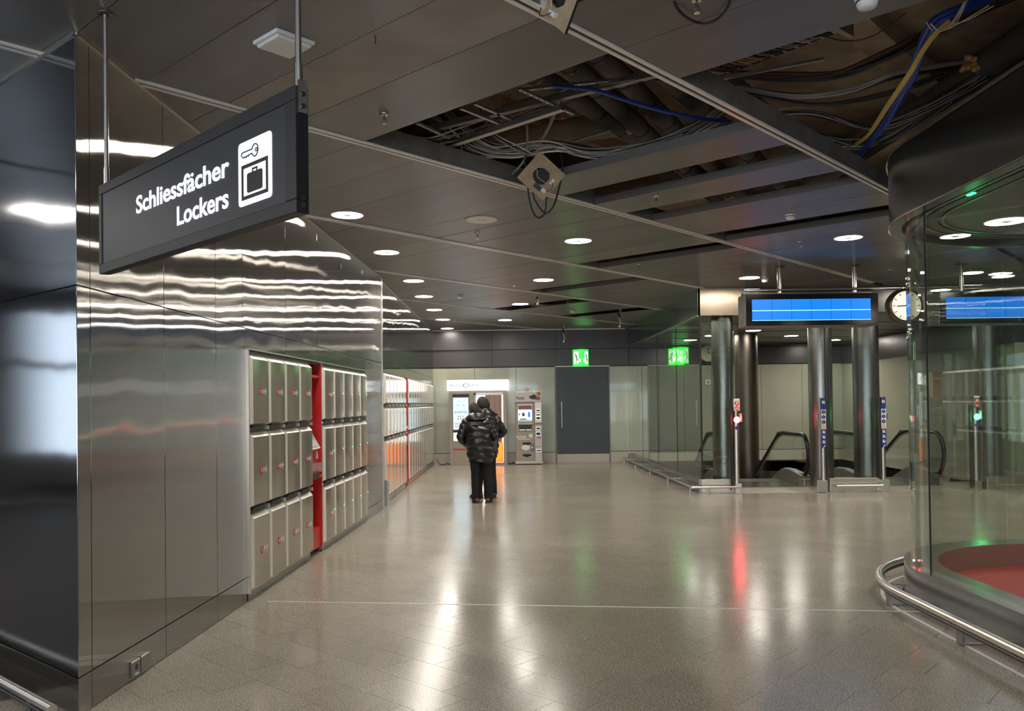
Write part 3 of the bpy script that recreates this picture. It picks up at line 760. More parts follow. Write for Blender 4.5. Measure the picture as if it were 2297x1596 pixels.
def lamp_post(px, mat, core, label, power, colr):
    p = aty(px, 1000, 15.18); t = thing('signal_post', label, 'post', (p.x, 15.16, 0))
    MB().box(-.04, .08, -.05, .06, 0, .18, 'steel_satin').build('foot_box', t, bevel=.006)
    m = MB(); m.cyl((0, 0, .1), .05, 1.18, 'steel_satin', 16); m.cyl((0, 0, 1.28), .055, .44, 'steel_column', 16); m.build('pole', t)
    MB().box(-.10, -.065, -.02, .04, .05, 1.55, 'joint_black').build('rear_profile', t)
    s_ = MB().box(-.055, .055, -.068, -.055, 1.50, 1.72, 'steel_satin').build('sign_plate', t)
    m = MB(); m.frontpoly([(.042 * math.cos(2 * PI * i / 16), 1.63 + .042 * math.sin(2 * PI * i / 16)) for i in range(16)], -.072, -.068, 'sign_red')
    m.frontpoly([(-.03, 1.605), (-.022, 1.60), (.032, 1.645), (.026, 1.655)], -.074, -.072, 'white_plastic'); m.frontpoly([(-.012, 1.63), (.0, 1.63), (.012, 1.66), (-.012, 1.655)], -.074, -.072, 'white_plastic')
    m.frontpoly([(.036 * math.cos(2 * PI * i / 16), 1.545 + .036 * math.sin(2 * PI * i / 16)) for i in range(16)], -.072, -.068, 'sign_red')
    m.box(-.022, .022, -.074, -.072, 1.538, 1.552, 'white_plastic'); m.box(-.05, .05, -.07, -.068, 1.685, 1.715, 'white_plastic'); m.build('prohibition_signs', s_)
    m = MB(); m.cyl((0, -.075, 1.335), .042, .02, core, 20, 'y'); m.build('signal_lens', t)
    m = MB(); m.lathe([(.044, 0), (.056, 0), (.056, .014), (.044, .014)], mat, 20, Matrix.Translation((0, -.062, 1.335)) @ Matrix.Rotation(PI / 2, 4, 'X')); m.build('lens_ring', t)
    MB().cyl((0, -.066, 1.19), .034, .012, 'sign_blue', 16, 'y').build('button', t)
    MB().box(.06, .10, -.04, .0, 1.30, 1.45, 'cable_grey').box(.075, .09, -.043, -.04, 1.33, 1.41, 'white_plastic').build('key_switch', t)
    L = bpy.data.lights.new('signal_glow', 'POINT'); L.energy = power; L.color = colr; L.shadow_soft_size = .04
    lo = bpy.data.objects.new('signal_glow', L); COL.objects.link(lo); lo.parent = t; lo.location = (0, -.14, 1.335)
    return t
lamp_post(1651, 'red_lamp', 'red_lamp_core', 'steel post with glowing red signal lamp and red sign, beside the escalator', 1.2, (1, .03, .06))
lamp_post(2187, 'green_lamp', 'green_lamp', 'steel post with glowing green signal lamp, seen through the curved glass', 1.0, (.05, 1, .3))
# escalators
def escalator(loc, az, label):
    """local +X descends; width along local Y"""
    t = thing('escalator', label, 'escalator', loc, PI / 2 - az)
    sl = math.tan(math.radians(30))
    def prof(s0, s1, z0, bend, n=14, drop=0):     # rail centreline
        pts = []
        return pts
    def hand(y):
        pts = [(1.0, y, .16), (.45, y, .14), (.22, y, .2)]
        for i in range(9):
            a = PI * 1.28 - i * PI * .78 / 8
            pts.append((.36 + .36 * math.cos(a), y, .62 + .42 * math.sin(a)))
        pts = [(.62, y, .17), (.30, y, .19)]
        for i in range(11):
            a = math.radians(235 - i * 145 / 10)
            pts.append((.40 + .36 * math.cos(a), y, .58 + .42 * math.sin(a) + (.0)))
        pts += [(.9, y, 1.0), (1.45, y, 1.0)]
        for i in range(1, 6): s_ = 1.45 + .6 * i / 5; pts.append((s_, y, 1.0 - sl * .6 * (i / 5) ** 2 / 2))
        zz = 1.0 - sl * .3; pts.append((5.0, y, zz - sl * (5.0 - 2.05)))
        return pts
    for y in (-.77, .77):
        nmz = 'handrail'
        hp = bez(hand(y), 3)
        m = MB(); m.tube(hp, .042, 'rubber', 10); h_ = m.build('handrail', t)
        m = MB(); m.tube([(p.x, p.y, p.z - .0) for p in [q + (Vector((.55, y, .55)) - q).normalized() * .05 if q.x < .6 else q + Vector((0, 0, -.055)) for q in hp]], .018, 'steel_bright', 6); m.build('rail_profile', h_)
        top = [(p.x, p.z - .05) for p in hp if (p.z > .3 or p.x > 1)]
        bot = [(5.0, -2.6), (2.2, -.05), (1.0, .2), (.35, .22)]
        pg = top + bot
        MB().frontpoly([(a_, b_) for a_, b_ in reversed(pg)], y - .005, y + .005, 'glass_clear').build('glass_panel', t, recalc=True)
        sgn = -1 if y < 0 else 1
        sk = [(.22, -.05), (.22, .19), (.9, .25), (1.4, .24), (2.0, .02), (5.2, -1.85), (5.2, -2.4), (2.0, -.5)]
        MB().frontpoly(list(reversed(sk)), y - .09, y + .09, 'deck_grey').build('skirt', t, recalc=True)
        mm = MB(); mm.frontpoly(list(reversed([(.55, .212), (.9, .258), (1.35, .252), (1.35, .262), (.9, .268), (.55, .222)])), y - .06, y + .06, 'decal_blue'); 
        mm.build('safety_decals', t, recalc=True)
        MB().box(.02, .32, y - .10, y + .10, 0, .14, 'steel_satin').build('newel_foot', t, bevel=.01)
    MB().box(-.1, 1.0, -.67, .67, -.02, .012, 'steel_column').build('comb_plate', t)
    for k in range(9):
        x0 = 1.0 + .4 * k; dz = 0 if k < 2 else -(k - 1.4) * .2
        m = MB(); m.box(x0, x0 + .39, -.67, .67, dz - .22, dz - .01, 'steel_dark')
        for g_ in range(22): m.box(x0, x0 + .39, -.66 + g_ * .062, -.64 + g_ * .062, dz - .01, dz, 'galv')
        m.build('step', t)
    MB().add([(1.0, -.8, -.6), (1.0, .8, -.6), (5.2, .8, -3.2), (5.2, -.8, -3.2), (1.0, -.8, -.24), (1.0, .8, -.24), (5.2, .8, -2.5), (5.2, -.8, -2.5)],
             [(0, 1, 2, 3), (4, 7, 6, 5), (0, 4, 5, 1), (1, 5, 6, 2), (2, 6, 7, 3), (3, 7, 4, 0)], 'void_dark').build('truss', t)
    return t
EAZ = 0.0
escalator((4.98, 16.22, 0), EAZ, 'black-railed escalator descending behind the red lamp post')
escalator((7.62, 16.22, 0), EAZ, 'second escalator, right of the bench-like base, its handrail partly behind the curved glass')
# hall lamps are added with the others below

# ================================================================== RING LAMPS
def ring_mesh(lit, r=.172):
    m = MB(); n = 36
    m.lathe([(r, .012), (r + .012, .0), (r + .010, -.006), (r - .006, -.006)], 'ring_plate', n)
    m.lathe([(.065, -.003), (r - .006, -.006)], 'ring_light' if lit else 'ring_plate', n, smooth=False)
    m.lathe([(.0005, -.006), (.065, -.006), (.065, -.0)], 'ring_plate', n)
    me = m.mesh('lamp_ring')
    return me
def lamp_parts(lit):
    n = 36; r = .172
    a = MB(); a.lathe([(r - .006, -.006), (r + .010, -.006), (r + .012, .0), (r, .012)], 'ring_plate', n); a.lathe([(.060, .0), (.060, -.008), (.0005, -.008)], 'ring_plate', n)
    b = MB(); b.lathe([(.060, -.004), (r - .006, -.005)], 'ring_light' if lit else 'ring_plate', n, smooth=False)
    return a.mesh('lamp_trim'), b.mesh('light_ring')
LP = {True: lamp_parts(True), False: lamp_parts(False)}
def lamp(p, label, lit=True, z=H, vis=True):
    t = thing('ceiling_lamp', label, 'ceiling lamp', (p[0], p[1], z - .002), 0, 'round ceiling lamps')
    a, b = LP[lit]
    put('lamp_trim', a, t); put('light_ring', b, t)
    return t
col1 = [(779, 482), (867, 566), (928, 630), (951, 665), (974, 695), (994, 717), (1003, 737)]
lab1 = ['nearest of the round lamps in the row along the locker wall'] + ['round lit ceiling lamp, %s in the row along the locker wall' % q for q in ordn[1:7]]
for (px, py), lb in zip(col1, lab1): lamp(atz(px, py, H), lb)
for (px, py), lb in zip([(1297, 540), (1219, 628), (1167, 682), (1133, 718)], ['lit ceiling lamp under the dark slots, nearest in the middle row', 'lit ceiling lamp, second in the middle row', 'lit ceiling lamp, third in the middle row', 'lit ceiling lamp, farthest in the middle row']):
    lamp(atz(px, py, H), lb)
lamp((-1.90, 6.74), 'lit ceiling lamp of the locker wall row, hidden behind the lockers sign')
lamp(atz(1080, 493, H), 'unlit round ceiling lamp with pale disc, below the hanging plywood board', False)
lamp(atz(1903, 533, H), 'lit ceiling lamp left of the curved steel band')
lamp(atz(1681, 623, H), 'lit ceiling lamp above the left end of the blue display')
p = aty(2004, 381, 7.7); t = thing('hanging_lamp', 'round cream lamp fitting dangling on edge behind the curved steel band', 'ceiling lamp', p)
Mq = Matrix.Rotation(.45, 4, 'Z') @ Matrix.Rotation(PI / 2, 4, 'X')
MB().lathe([(.0, .0), (.10, .0), (.115, .012), (.10, .02), (0, .03)], 'cream_plastic', 28, Mq).build('lamp_disc', t); MB().lathe([(.075, -.004), (.080, -.008), (.085, -.004)], 'ring_plate', 28, Mq).build('lamp_ring', t)
MB().tube([(0, .0, .10), (.02, .02, H - p.z + .2)], .005, 'cable_white', 6).build('wire', t)
lamp(atz(2180, 612, H), 'lit ceiling lamp seen through the glass, left of a pair')
lamp(atz(2250, 620, H), 'lit ceiling lamp seen through the glass, right of a pair')
for (px, yy), lb in zip([(1548, 21.6), (1597, 20.2), (1690, 18.9), (1775, 20.6), (1870, 22.2)], ['lit lamp in the escalator hall ceiling behind the left glass screen', 'lit lamp in the hall ceiling beside the first steel column', 'lit lamp in the hall ceiling behind the left end of the display', 'lit lamp in the hall ceiling between brown column and display', 'lit lamp in the hall ceiling behind the right columns']):
    p = aty(px, 760, yy); lamp((p.x, yy), lb, True, 3.27)
# unseen lamps added around the concourse for fill light and reflections
for i, (x, y) in enumerate([(-4.5, -1.0), (-2.2, -2.6), (.2, -1.6), (2.6, -2.6), (5.0, -1.2), (-5.8, -4.5), (-3.0, -5.4), (0, -4.8), (3.4, -5.6), (6.5, -4.4), (-7.2, 1.2), (-5.4, 3.0), (-1.5, -7.6), (2.0, -7.6), (8.6, 1.2), (9.0, 5.0), (8.6, 9.2), (6.8, 11.0), (8.9, 13.0), (-7.0, 6.2), (-10, 4.0), (-10.5, 9.0), (-8.6, -1.5)]):
    lamp((x, y), 'unseen round lamp added in the concourse ceiling for light and reflections')['group'] = 'added unseen lamps'

# ================================================================== SPRINKLERS, DETECTORS
def sprinkler(px, py, label):
    p = atz(px, py, H - .03); t = thing('sprinkler', label, 'sprinkler', (p.x, p.y, H), 0, 'ceiling sprinklers')
    MB().lathe([(.034, .0), (.034, -.006), (.020, -.014), (.0, -.014)], 'steel_rod', 16).build('escutcheon', t)
    m = MB(); m.tube([(0, 0, -.01), (0, 0, -.04)], .007, 'steel_dark', 8); m.tube([(-.010, 0, -.035), (-.012, 0, -.05), (0, 0, -.065), (.012, 0, -.05), (.010, 0, -.035)], .003, 'steel_dark', 6)
    m.cyl((0, 0, -.072), .016, .004, 'steel_rod', 12); m.build('sprinkler_head', t)
for a in [(862, 265, 'brass-grey sprinkler left of the big ceiling opening'), (1071, 528, 'sprinkler below the unlit round lamp'), (1152, 637, 'sprinkler left of the second middle lamp'),
          (1472, 447, 'sprinkler on the panel between the open slots'), (1795, 547, 'sprinkler left of the lamp by the curved band'), (1433, 598, 'sprinkler below the slot above the glass hall'),
          (1022, 715, 'small sprinkler near the far wall lamps'), (1563, 12, 'large clear sprinkler at the top edge with a black cable round it'), (1997, 610, 'sprinkler above the station clock')]: sprinkler(*a)
def detector(px, py, label, r=.06):
    p = atz(px, py, H - .03); t = thing('smoke_detector', label, 'smoke detector', (p.x, p.y, H), 0, 'white smoke detectors')
    MB().lathe([(r, 0), (r, -.012), (r * .95, -.018)], 'white_plastic', 24).build('mounting_base', t)
    MB().lathe([(r * .86, -.018), (r * .90, -.03), (r * .75, -.052), (r * .4, -.060), (0, -.061)], 'white_plastic', 24).build('sensor_head', t)
    MB().lathe([(r * .88, -.020), (r * .90, -.026)], 'black_plastic', 24).build('sensor_slot', t)
detector(1945, 8, 'big white round smoke detector at the top edge'); detector(1033, 667, 'small smoke detector between lamp rows near the far wall')
detector(1773, 488, 'smoke detector on the panel above the long black slot'); detector(1716, 630, 'smoke detector right of the lamp above the display')
detector(1284, 699, 'smoke detector left of the torn far opening')
p = aty(1893, 634, 15.28); o = MB().lathe([(.045, 0), (.05, -.01), (.035, -.035), (0, -.04)], 'white_plastic', 20, Matrix.Rotation(-PI / 2, 4, 'X')).build('fascia_sensor', None, loc=p); tag(o, 'small round white sensor on the brown fascia above the display', 'sensor')
# access point
p = atz(637, 92, H); t = thing('wifi_box', 'flat square white box on the ceiling behind the lockers sign', 'access point', (p.x, p.y, H), PI / 2 - AZ)
MB().box(-.125, .125, -.125, .125, -.022, 0, 'white_plastic').build('backplate', t, bevel=.006)
MB().box(-.11, .11, -.11, .11, -.042, -.022, 'white_plastic').build('cover', t, bevel=.010)
p = atz(841, 80, H); o = MB().tube([(0, 0, 0), (.004, .0, -.02), (0, .006, -.045)], .004, 'cable_black', 6).build('cable_stub', None, loc=(p.x, p.y, H)); tag(o, 'tiny black cable end poking through the ceiling seam', 'cable')

# ================================================================== HANGING LOCKERS SIGN
SA = Vector((-2.158, 4.37, 0)); SB = Vector((-.775, 3.02, 0)); sd = (SB - SA); SW = sd.length; sth = math.atan2(sd.y, sd.x)
t = thing('hanging_sign', 'dark hanging sign reading Schliessfächer Lockers with key and suitcase symbol', 'sign', (SA.x, SA.y, 2.385), sth)
SH = .465; T_ = .055
bd = MB(); bd.box(.03, SW - .06, .006, T_ - .006, .03, SH - .03, 'sign_face'); bd.build('panel', t)
m = MB(); m.box(0, SW, 0, T_, 0, .05, 'sign_frame'); m.box(0, SW, 0, T_, SH - .05, SH, 'sign_frame'); m.box(0, .035, 0, T_, .05, SH - .05, 'sign_frame'); m.box(SW - .075, SW, 0, T_, .05, SH - .05, 'sign_frame')
m.build('frame', t, bevel=.003)
textmesh('lettering', 'Schliessfächer', .118, 'sign_white', t, (1.416, .004, .238), align='RIGHT', offset=.0024, width=.94)
textmesh('lettering', 'Lockers', .118, 'sign_white', t, (1.416, .004, .110), align='RIGHT', offset=.0024, width=.48)
def rrect(x0, x1, z0, z1, r, n=5):
    out = []
    for cx, cz, a0 in ((x1 - r, z0 + r, -PI / 2), (x1 - r, z1 - r, 0), (x0 + r, z1 - r, PI / 2), (x0 + r, z0 + r, PI)):
        for i in range(n + 1): a = a0 + PI / 2 * i / n; out.append((cx + r * math.cos(a), cz + r * math.sin(a)))
    return out
X0 = 1.50
ps = MB().frontpoly(rrect(X0, X0 + .257, .090, .343, .018), .003, .006, 'sign_white').build('pictogram_plate', t)
F0, F1 = .001, .003
m = MB(); m.box(X0 + .028, X0 + .232, F0, F1, .236, .250, 'sign_frame'); m.box(X0 + .028, X0 + .232, F0, F1, .112, .126, 'sign_frame')
m.box(X0 + .028, X0 + .042, F0, F1, .126, .236, 'sign_frame'); m.box(X0 + .218, X0 + .232, F0, F1, .126, .236, 'sign_frame'); m.build('locker_symbol', ps)
m = MB(); m.frontpoly(rrect(X0 + .072, X0 + .190, .135, .212, .010), F0, F1, 'sign_frame')
m.box(X0 + .112, X0 + .119, F0, F1, .212, .224, 'sign_frame'); m.box(X0 + .145, X0 + .152, F0, F1, .212, .224, 'sign_frame'); m.box(X0 + .112, X0 + .152, F0, F1, .220, .227, 'sign_frame'); m.build('suitcase_symbol', ps)
m = MB(); kx, kz, ks = X0 + .135, .293, .80
ring = [(kx + .030 * ks * math.cos(math.radians(a)), .002, kz + .030 * ks * math.sin(math.radians(a))) for a in range(160, -161, -20)]
key = ring + [(kx + ks * a, .002, kz + ks * b) for a, b in ((-.06, -.011), (-.064, -.018), (-.076, -.011), (-.088, -.020), (-.098, -.011), (-.108, -.018), (-.125, -.010), (-.135, .0), (-.125, .011), (-.06, .011))]
m.tube([Vector(p) for p in key], .0024, 'sign_frame', 6, close=True)
m.tube([(kx + .010 + .007 * math.cos(2 * PI * i / 10), .002, kz + .007 * math.sin(2 * PI * i / 10)) for i in range(10)], .0019, 'sign_frame', 6, close=True); m.build('key_symbol', ps)
m = MB(); m.box(SW - .0, SW + .010, .010, T_ - .010, SH - .10, SH + .02, 'steel_rod'); m.build('end_bracket', t)
m = MB()
for z_ in (.03, .055, SH - .075, SH - .03): m.cyl((SW + (.010 if z_ > .2 else 0), T_ / 2, z_), .010, .004, 'steel_dark', 12, 'x')
m.build('screw', t)
for xx in (.035, SW - .02):
    r_ = MB(); r_.tube([(xx, T_ / 2, SH - .02), (xx, T_ / 2, H - 2.385)], .0115, 'steel_rod', 12); ro = r_.build('hanging_rod', t)
    MB().tube([(xx, T_ / 2, SH), (xx, T_ / 2, SH + .09)], .015, 'steel_rod', 12).build('rod_sleeve', ro)
    MB().lathe([(.04, 0), (.04, -.006), (.015, -.01)], 'steel_dark', 16, Matrix.Translation((xx, T_ / 2, H - 2.385))).build('ceiling_rose', ro)

# ================================================================== GLASS DRUM ON THE RIGHT
EC = Vector((4.76, 6.6)); EY0 = 1.2
def stad(R, n=40, y0=EY0):
    out = [(EC.x - R, y0)] + [(EC.x - R - 0 * k, y0 + (EC.y - y0) * k / 6) for k in range(1, 6)]
    out += [(EC.x - R * math.cos(PI * i / n), EC.y + R * math.sin(PI * i / n)) for i in range(n + 1)]
    out += [(EC.x + R, y0 + (EC.y - y0) * (5 - k) / 6) for k in range(0, 6)]
    return out
t = thing('glass_drum', 'large curved glass enclosure with steel plinth and steel band around a red stairwell', 'glass enclosure', (EC.x, EC.y, 0))
OFF = Vector((-EC.x, -EC.y))
def sp(R): return [(p[0] + OFF.x, p[1] + OFF.y) for p in stad(R)]
m = MB(); m.ribbon(sp(1.53), 0, .30, 'steel_band', flip=True); m.flat(sp(1.53), sp(1.27), .30, 'steel_satin', up=False); m.ribbon(sp(1.27), .0, .30, 'maroon', flip=False)
m.ribbon(sp(1.545), .0, .02, 'steel_bright', flip=True); pl = m.build('plinth', t, recalc=False)
m = MB(); sf = sp(1.27); m.add([(p[0], p[1], .09) for p in sf], [tuple(range(len(sf)))], 'red_carpet'); m.build('red_floor', t, recalc=True)
band = MB(); band.ribbon(sp(1.60), 3.15, 3.735, 'steel_band', flip=True); band.flat(sp(1.60), sp(1.50), 3.15, 'steel_band', up=True); band.ribbon(sp(1.50), 3.15, 3.22, 'steel_dark'); band.flat(sp(1.60), sp(1.50), 3.735, 'steel_bright', up=False)
band.build('band', t)
band = MB(); band.ribbon(sp(1.607), 3.715, 3.74, 'steel_bright', flip=True); band.ribbon(sp(1.606), 3.15, 3.162, 'steel_satin', flip=True); band.build('band_edge', t)
m = MB(); c0 = sp(1.50); m.add([(p[0], p[1], 3.22) for p in c0], [tuple(range(len(c0)))], 'ceiling_panel'); m.build('inner_ceiling', t, recalc=True)
for R0, R1, mt in ((1.36, 1.33, 'steel_satin'), (1.30, 1.22, 'steel_dark'), (1.19, 1.17, 'steel_satin')):
    m = MB(); m.flat(sp(R0), sp(R1), 3.205, mt, up=True); m.ribbon(sp(R1), 3.205, 3.22, mt); m.build('ceiling_ring', t)
# glass panes: straight side, curved panes
def pane(path, label=None):
    m = MB(); n = len(path)
    inner = []
    for i, p in enumerate(path):
        a = Vector(path[min(i + 1, n - 1)]) - Vector(path[max(i - 1, 0)]); a.normalize(); inner.append((p[0] + a.y * .012, p[1] - a.x * .012))
    m.ribbon(path, .30, 3.2, 'glass_green'); m.ribbon(inner, .30, 3.2, 'glass_green', flip=True)
    return m.build('glass_pane', t)
RG = 1.475
def arc(R, a0, a1, n=14): return [(-R * math.cos(a0 + (a1 - a0) * i / n), R * math.sin(a0 + (a1 - a0) * i / n)) for i in range(n + 1)]
g = .004
pane([(-RG, -5.4), (-RG, -2.6)]); pane([(-RG, -2.59), (-RG, -.01)])
for k in range(4): pane(arc(RG, k * PI / 4 + g, (k + 1) * PI / 4 - g))
pane([(RG, -.01), (RG, -2.59)]); pane([(RG, -2.6), (RG, -5.4)])
for p in [(-RG, 0)] + [(-RG * math.cos(k * PI / 4), RG * math.sin(k * PI / 4)) for k in (4,)]:
    MB().cyl((p[0], p[1], .30), .008, 2.88, 'joint_black', 8).build('pane_joint', t)
MB().cyl((-RG, -2.595, .3), .008, 2.88, 'joint_black', 8).build('pane_joint', t)
# bumper rail
bp_ = [(-1.73, -5.4), (-1.73, -3)] + [(-1.73, -1.4 + .35 * k) for k in range(4)] + arc(1.73, 0.0, PI, 36) + [(1.73, -.8), (1.73, -5.4)]
m = MB(); m.tube([(p[0], p[1], .15) for p in bp_], .030, 'steel_bright', 14); m.tube([(p[0] * 1.0, p[1], .105) for p in bp_], .016, 'steel_dark', 8); br = m.build('bumper_rail', t)
sup = [(-1.73, -y_) for y_ in (4.6, 3.3, 2.0, .9)] + arc(1.73, .12, PI - .1, 6)
for (x_, y_) in sup:
    v = Vector((x_, y_)); nrm = Vector((-1, 0)) if y_ < 0 else v.normalized()
    q = v - nrm * .0
    m = MB(); Mx = Matrix.Translation((q.x, q.y, 0)) @ Matrix.Rotation(math.atan2(nrm.y, nrm.x), 4, 'Z')
    m.box(-.26, .015, -.022, .022, .0, .012, 'steel_column', Mx); m.box(-.012, .012, -.035, .035, 0, .12, 'steel_column', Mx); m.build('rail_bracket', br)
MB().ribbon([(p[0], p[1]) for p in arc(1.70, 0, PI, 36)], 0, .001, 'rubber').build('floor_joint', t)
m = MB(); m.flat([(-1.72, -5.4), (-1.72, 0)] + arc(1.72, 0.02, PI, 36), [(-1.69, -5.4), (-1.69, 0)] + arc(1.69, .02, PI, 36), .0015, 'rail_white', up=False); m.build('floor_strip', t)
p = aty(2050, 1258, 6.9); MB().cyl((p.x - EC.x - .0, p.y - EC.y, .34), .008, .012, 'red_lamp', 8).build('status_light', t)
p = aty(2172, 427, 6.0); MB().box(p.x - EC.x - .0, p.x - EC.x + .03, p.y - EC.y - .05, p.y - EC.y + .03, 3.142, 3.152, 'led_green').build('status_light', t)
lamp((4.32, 7.25), 'lit round lamp inside the glass enclosure ceiling', True, 3.218)

# bumper rail at the foot of the left facet
a, b = atz(-160, 1440, .13), atz(118, 1592, .13)
o = thing('bumper_rail', 'steel bumper rail low in front of the left steel facet', 'rail', (b.x, b.y, 0))
d_ = a - b
MB().tube([(0, 0, .13), (d_.x, d_.y, .13)], .024, 'steel_bright', 14).tube([(0, 0, .085), (d_.x, d_.y, .085)], .012, 'steel_dark', 8).build('bar', o)
for f in (.15, .85): MB().box(d_.x * f - .012, d_.x * f + .012, d_.y * f - .012, d_.y * f + .012, 0, .11, 'steel_dark').build('support', o)

# ================================================================== DISPLAYS AND STATION CLOCK
def display(x0, label, rods):
    D = 12.8; t = thing('departure_display', label, 'display', (x0, D, 2.82), .012, 'blue hanging displays')
    W_ = 2.06; Hh = .50
    MB().box(0, W_, .02, .40, 0, Hh, 'galv').build('housing', t, bevel=.01)
    MB().box(.01, W_ - .01, .0, .02, .008, Hh - .008, 'black_gloss').build('bezel', t, bevel=.003)
    s_ = MB().box(.10, W_ - .13, -.004, .0, .085, .41, 'screen_blue').build('screen', t)
    MB().box(.10, W_ - .13, -.006, -.004, .232, .244, 'screen_line').build('screen_line', s_); MB().box(.10, W_ - .13, -.006, -.004, .083, .091, 'screen_line').build('screen_line', s_)
    for k in range(1, 6):
        xx = .10 + (W_ - .23) * k / 6; MB().box(xx - .0025, xx + .0025, -.0058, -.004, .091, .41, 'screen_seam').build('screen_seam', s_)
    MB().box(-.0, W_ - .05, .12, .20, Hh, Hh + .03, 'steel_dark').build('mounting_bar', t)
    for r0 in rods:
        m = MB(); m.tube([(r0 - x0, .14, Hh + .02), (r0 - x0, .14, H - 2.82)], .032, 'steel_rod', 14); ro = m.build('hanging_rod', t)
        MB().lathe([(.085, .0), (.085, -.015), (.035, -.02)], 'steel_dark', 18, Matrix.Translation((r0 - x0, .14, H - 2.82))).build('ceiling_rose', ro)
    return t
display(3.60, 'blank blue hanging display, left of the station clock', (4.176, 5.348))
display(6.58, 'blank blue hanging display seen through the curved glass', (7.0, 8.1))
MBt = MB().tube([(3.62, 12.93, 3.385), (8.8, 12.98, 3.42)], .026, 'steel_rod', 12).build('carrier_tube'); tag(MBt, 'long horizontal steel tube carrying the blue displays and the clock', 'tube')
t = thing('station_clock', 'round station clock with cream lit dial, right of the blue display', 'clock', (6.08, 12.9, 3.11))
RC = .245
MB().lathe([(RC - .02, -.09), (RC + .015, -.085), (RC + .03, 0), (RC + .015, .085), (RC - .02, .09)], 'column_brown' if 'column_brown' in MATS else 'steel_dark', 44, Matrix.Rotation(PI / 2, 4, 'X')).build('case', t)
MB().cyl((0, -.085, 0), RC - .02, .01, 'clock_face', 44, 'y').build('dial', t); MB().cyl((0, .075, 0), RC - .02, .01, 'clock_face', 44, 'y').build('dial', t)
m = MB()
for k in range(60):
    a = 2 * PI * k / 60; L = .045 if k % 5 == 0 else .018; wd = .006 if k % 5 == 0 else .002
    Mx = Matrix.Rotation(a, 4, 'Y'); m.box(-wd, wd, -.089, -.085, RC - .03 - L, RC - .03, 'black_plastic', Mx)
m.build('minute_marks', t)
m = MB(); Mx = Matrix.Rotation(-PI / 2 * 1.03, 4, 'Y'); m.box(-.009, .009, -.093, -.089, -.03, .15, 'black_plastic', Mx); m.cyl((0, -.094, 0), .014, .01, 'black_plastic', 12, 'y'); m.build('hour_hand', t)
m = MB(); Mx = Matrix.Rotation(PI * .97, 4, 'Y'); m.box(-.006, .006, -.093, -.089, -.03, .205, 'black_plastic', Mx); m.build('minute_hand', t)
MB().tube([(0, .03, RC), (0, .03, .30)], .02, 'steel_rod', 10).build('hanger', t)

# ================================================================== EXIT SIGNS
def exit_sign(p, label):
    t = thing('exit_sign', label, 'exit sign', p, 0, 'green emergency exit signs')
    w_ = .27; h_ = .46
    MB().prism([(-.22, .10), (.02, -.12), (.22, .10)], 0, h_, 'exit_green').build('light_box', t)
    for sgn, x0, y0, x1, y1 in ((1, -.22, .10, .02, -.12), (-1, .02, -.12, .22, .10)):
        dx, dy = x1 - x0, y1 - y0; L = math.hypot(dx, dy); Mx = Matrix.Translation((x0, y0, 0)) @ Matrix.Rotation(math.atan2(dy, dx), 4, 'Z')
        e_ = .002
        a0, a1 = (.04, L * .62) if sgn > 0 else (L * .40, L - .03)
        wp = MB().box(a0, a1, -e_, 0, .06, h_ - .06, 'exit_white', Mx)
        wp.box(L * .62 if sgn > 0 else L * .2, L * .85 if sgn > 0 else L * .40, -e_, 0, .11, .20, 'exit_white', Mx); wp = wp.build('white_field', t)
        c_ = (a0 + a1) / 2; f = MB()
        def seg(a, b, w2=.011):
            v = Vector((b[0] - a[0], 0, b[1] - a[1])); nn_ = Vector((-v.z, 0, v.x)).normalized() * w2
            f.add([(a[0] - nn_.x, -.004, a[1] - nn_.z), (b[0] - nn_.x, -.004, b[1] - nn_.z), (b[0] + nn_.x, -.004, b[1] + nn_.z), (a[0] + nn_.x, -.004, a[1] + nn_.z)], [(0, 1, 2, 3)], 'exit_figure', Mx)
        f.frontpoly([(c_ - .03 + .018 * math.cos(2 * PI * i / 10), .345 + .02 * math.sin(2 * PI * i / 10)) for i in range(10)], -.004, -.003, 'exit_figure', Mx)
        seg((c_ - .02, .31), (c_ + .03, .22), .016); seg((c_ + .03, .22), (c_, .16)); seg((c_, .16), (c_, .09)); seg((c_ + .03, .22), (c_ + .05, .16)); seg((c_ + .05, .16), (c_ + .09, .15))
        seg((c_ - .02, .31), (c_ - .04, .25), .008); seg((c_ - .04, .25), (c_ - .055, .25), .008); seg((c_ - .015, .305), (c_ + .035, .30), .008)
        f.build('running_figure', wp)
    MB().box(-.06, .06, .09, .12, h_ * .3, h_ * .7, 'white_plastic').build('wall_mount', t)
    return t
p = aty(1304, 822, 23.35); exit_sign((p.x, 23.43, 2.715), 'green exit sign above the dark door')
p = aty(1530, 818, 23.35); exit_sign((p.x, 23.43, 2.745), 'green exit sign seen through the escalator hall glass')

# ================================================================== PHOTO BOOTH
t = thing('photo_booth', 'photo booth with bright white header, lit poster and pink-brown curtain', 'photo booth', (-1.72, 22.9, 0))
BW = 1.57
m = MB(); m.box(0, .10, 0, .68, 0, 2.05, 'booth_body'); m.box(.10, .54, .0, .10, .0, 1.95, 'booth_body'); m.box(.54, .66, 0, .66, 0, 2.05, 'booth_body')
m.box(BW - .10, BW, 0, .68, 0, 2.05, 'booth_body'); m.box(.10, .54, .0, .68, 1.95, 2.05, 'booth_body'); m.box(.66, BW - .10, .0, .68, 1.98, 2.05, 'booth_body')
m.box(.66, BW - .10, 0, .68, 0, .06, 'booth_body'); m.build('cabinet', t, bevel=.004)
MB().box(.66, BW - .1, .60, .68, .06, 1.98, 'booth_inside').build('interior', t)
MB().box(.66, .72, .1, .6, .06, 1.98, 'booth_light_body').build('interior_side', t)
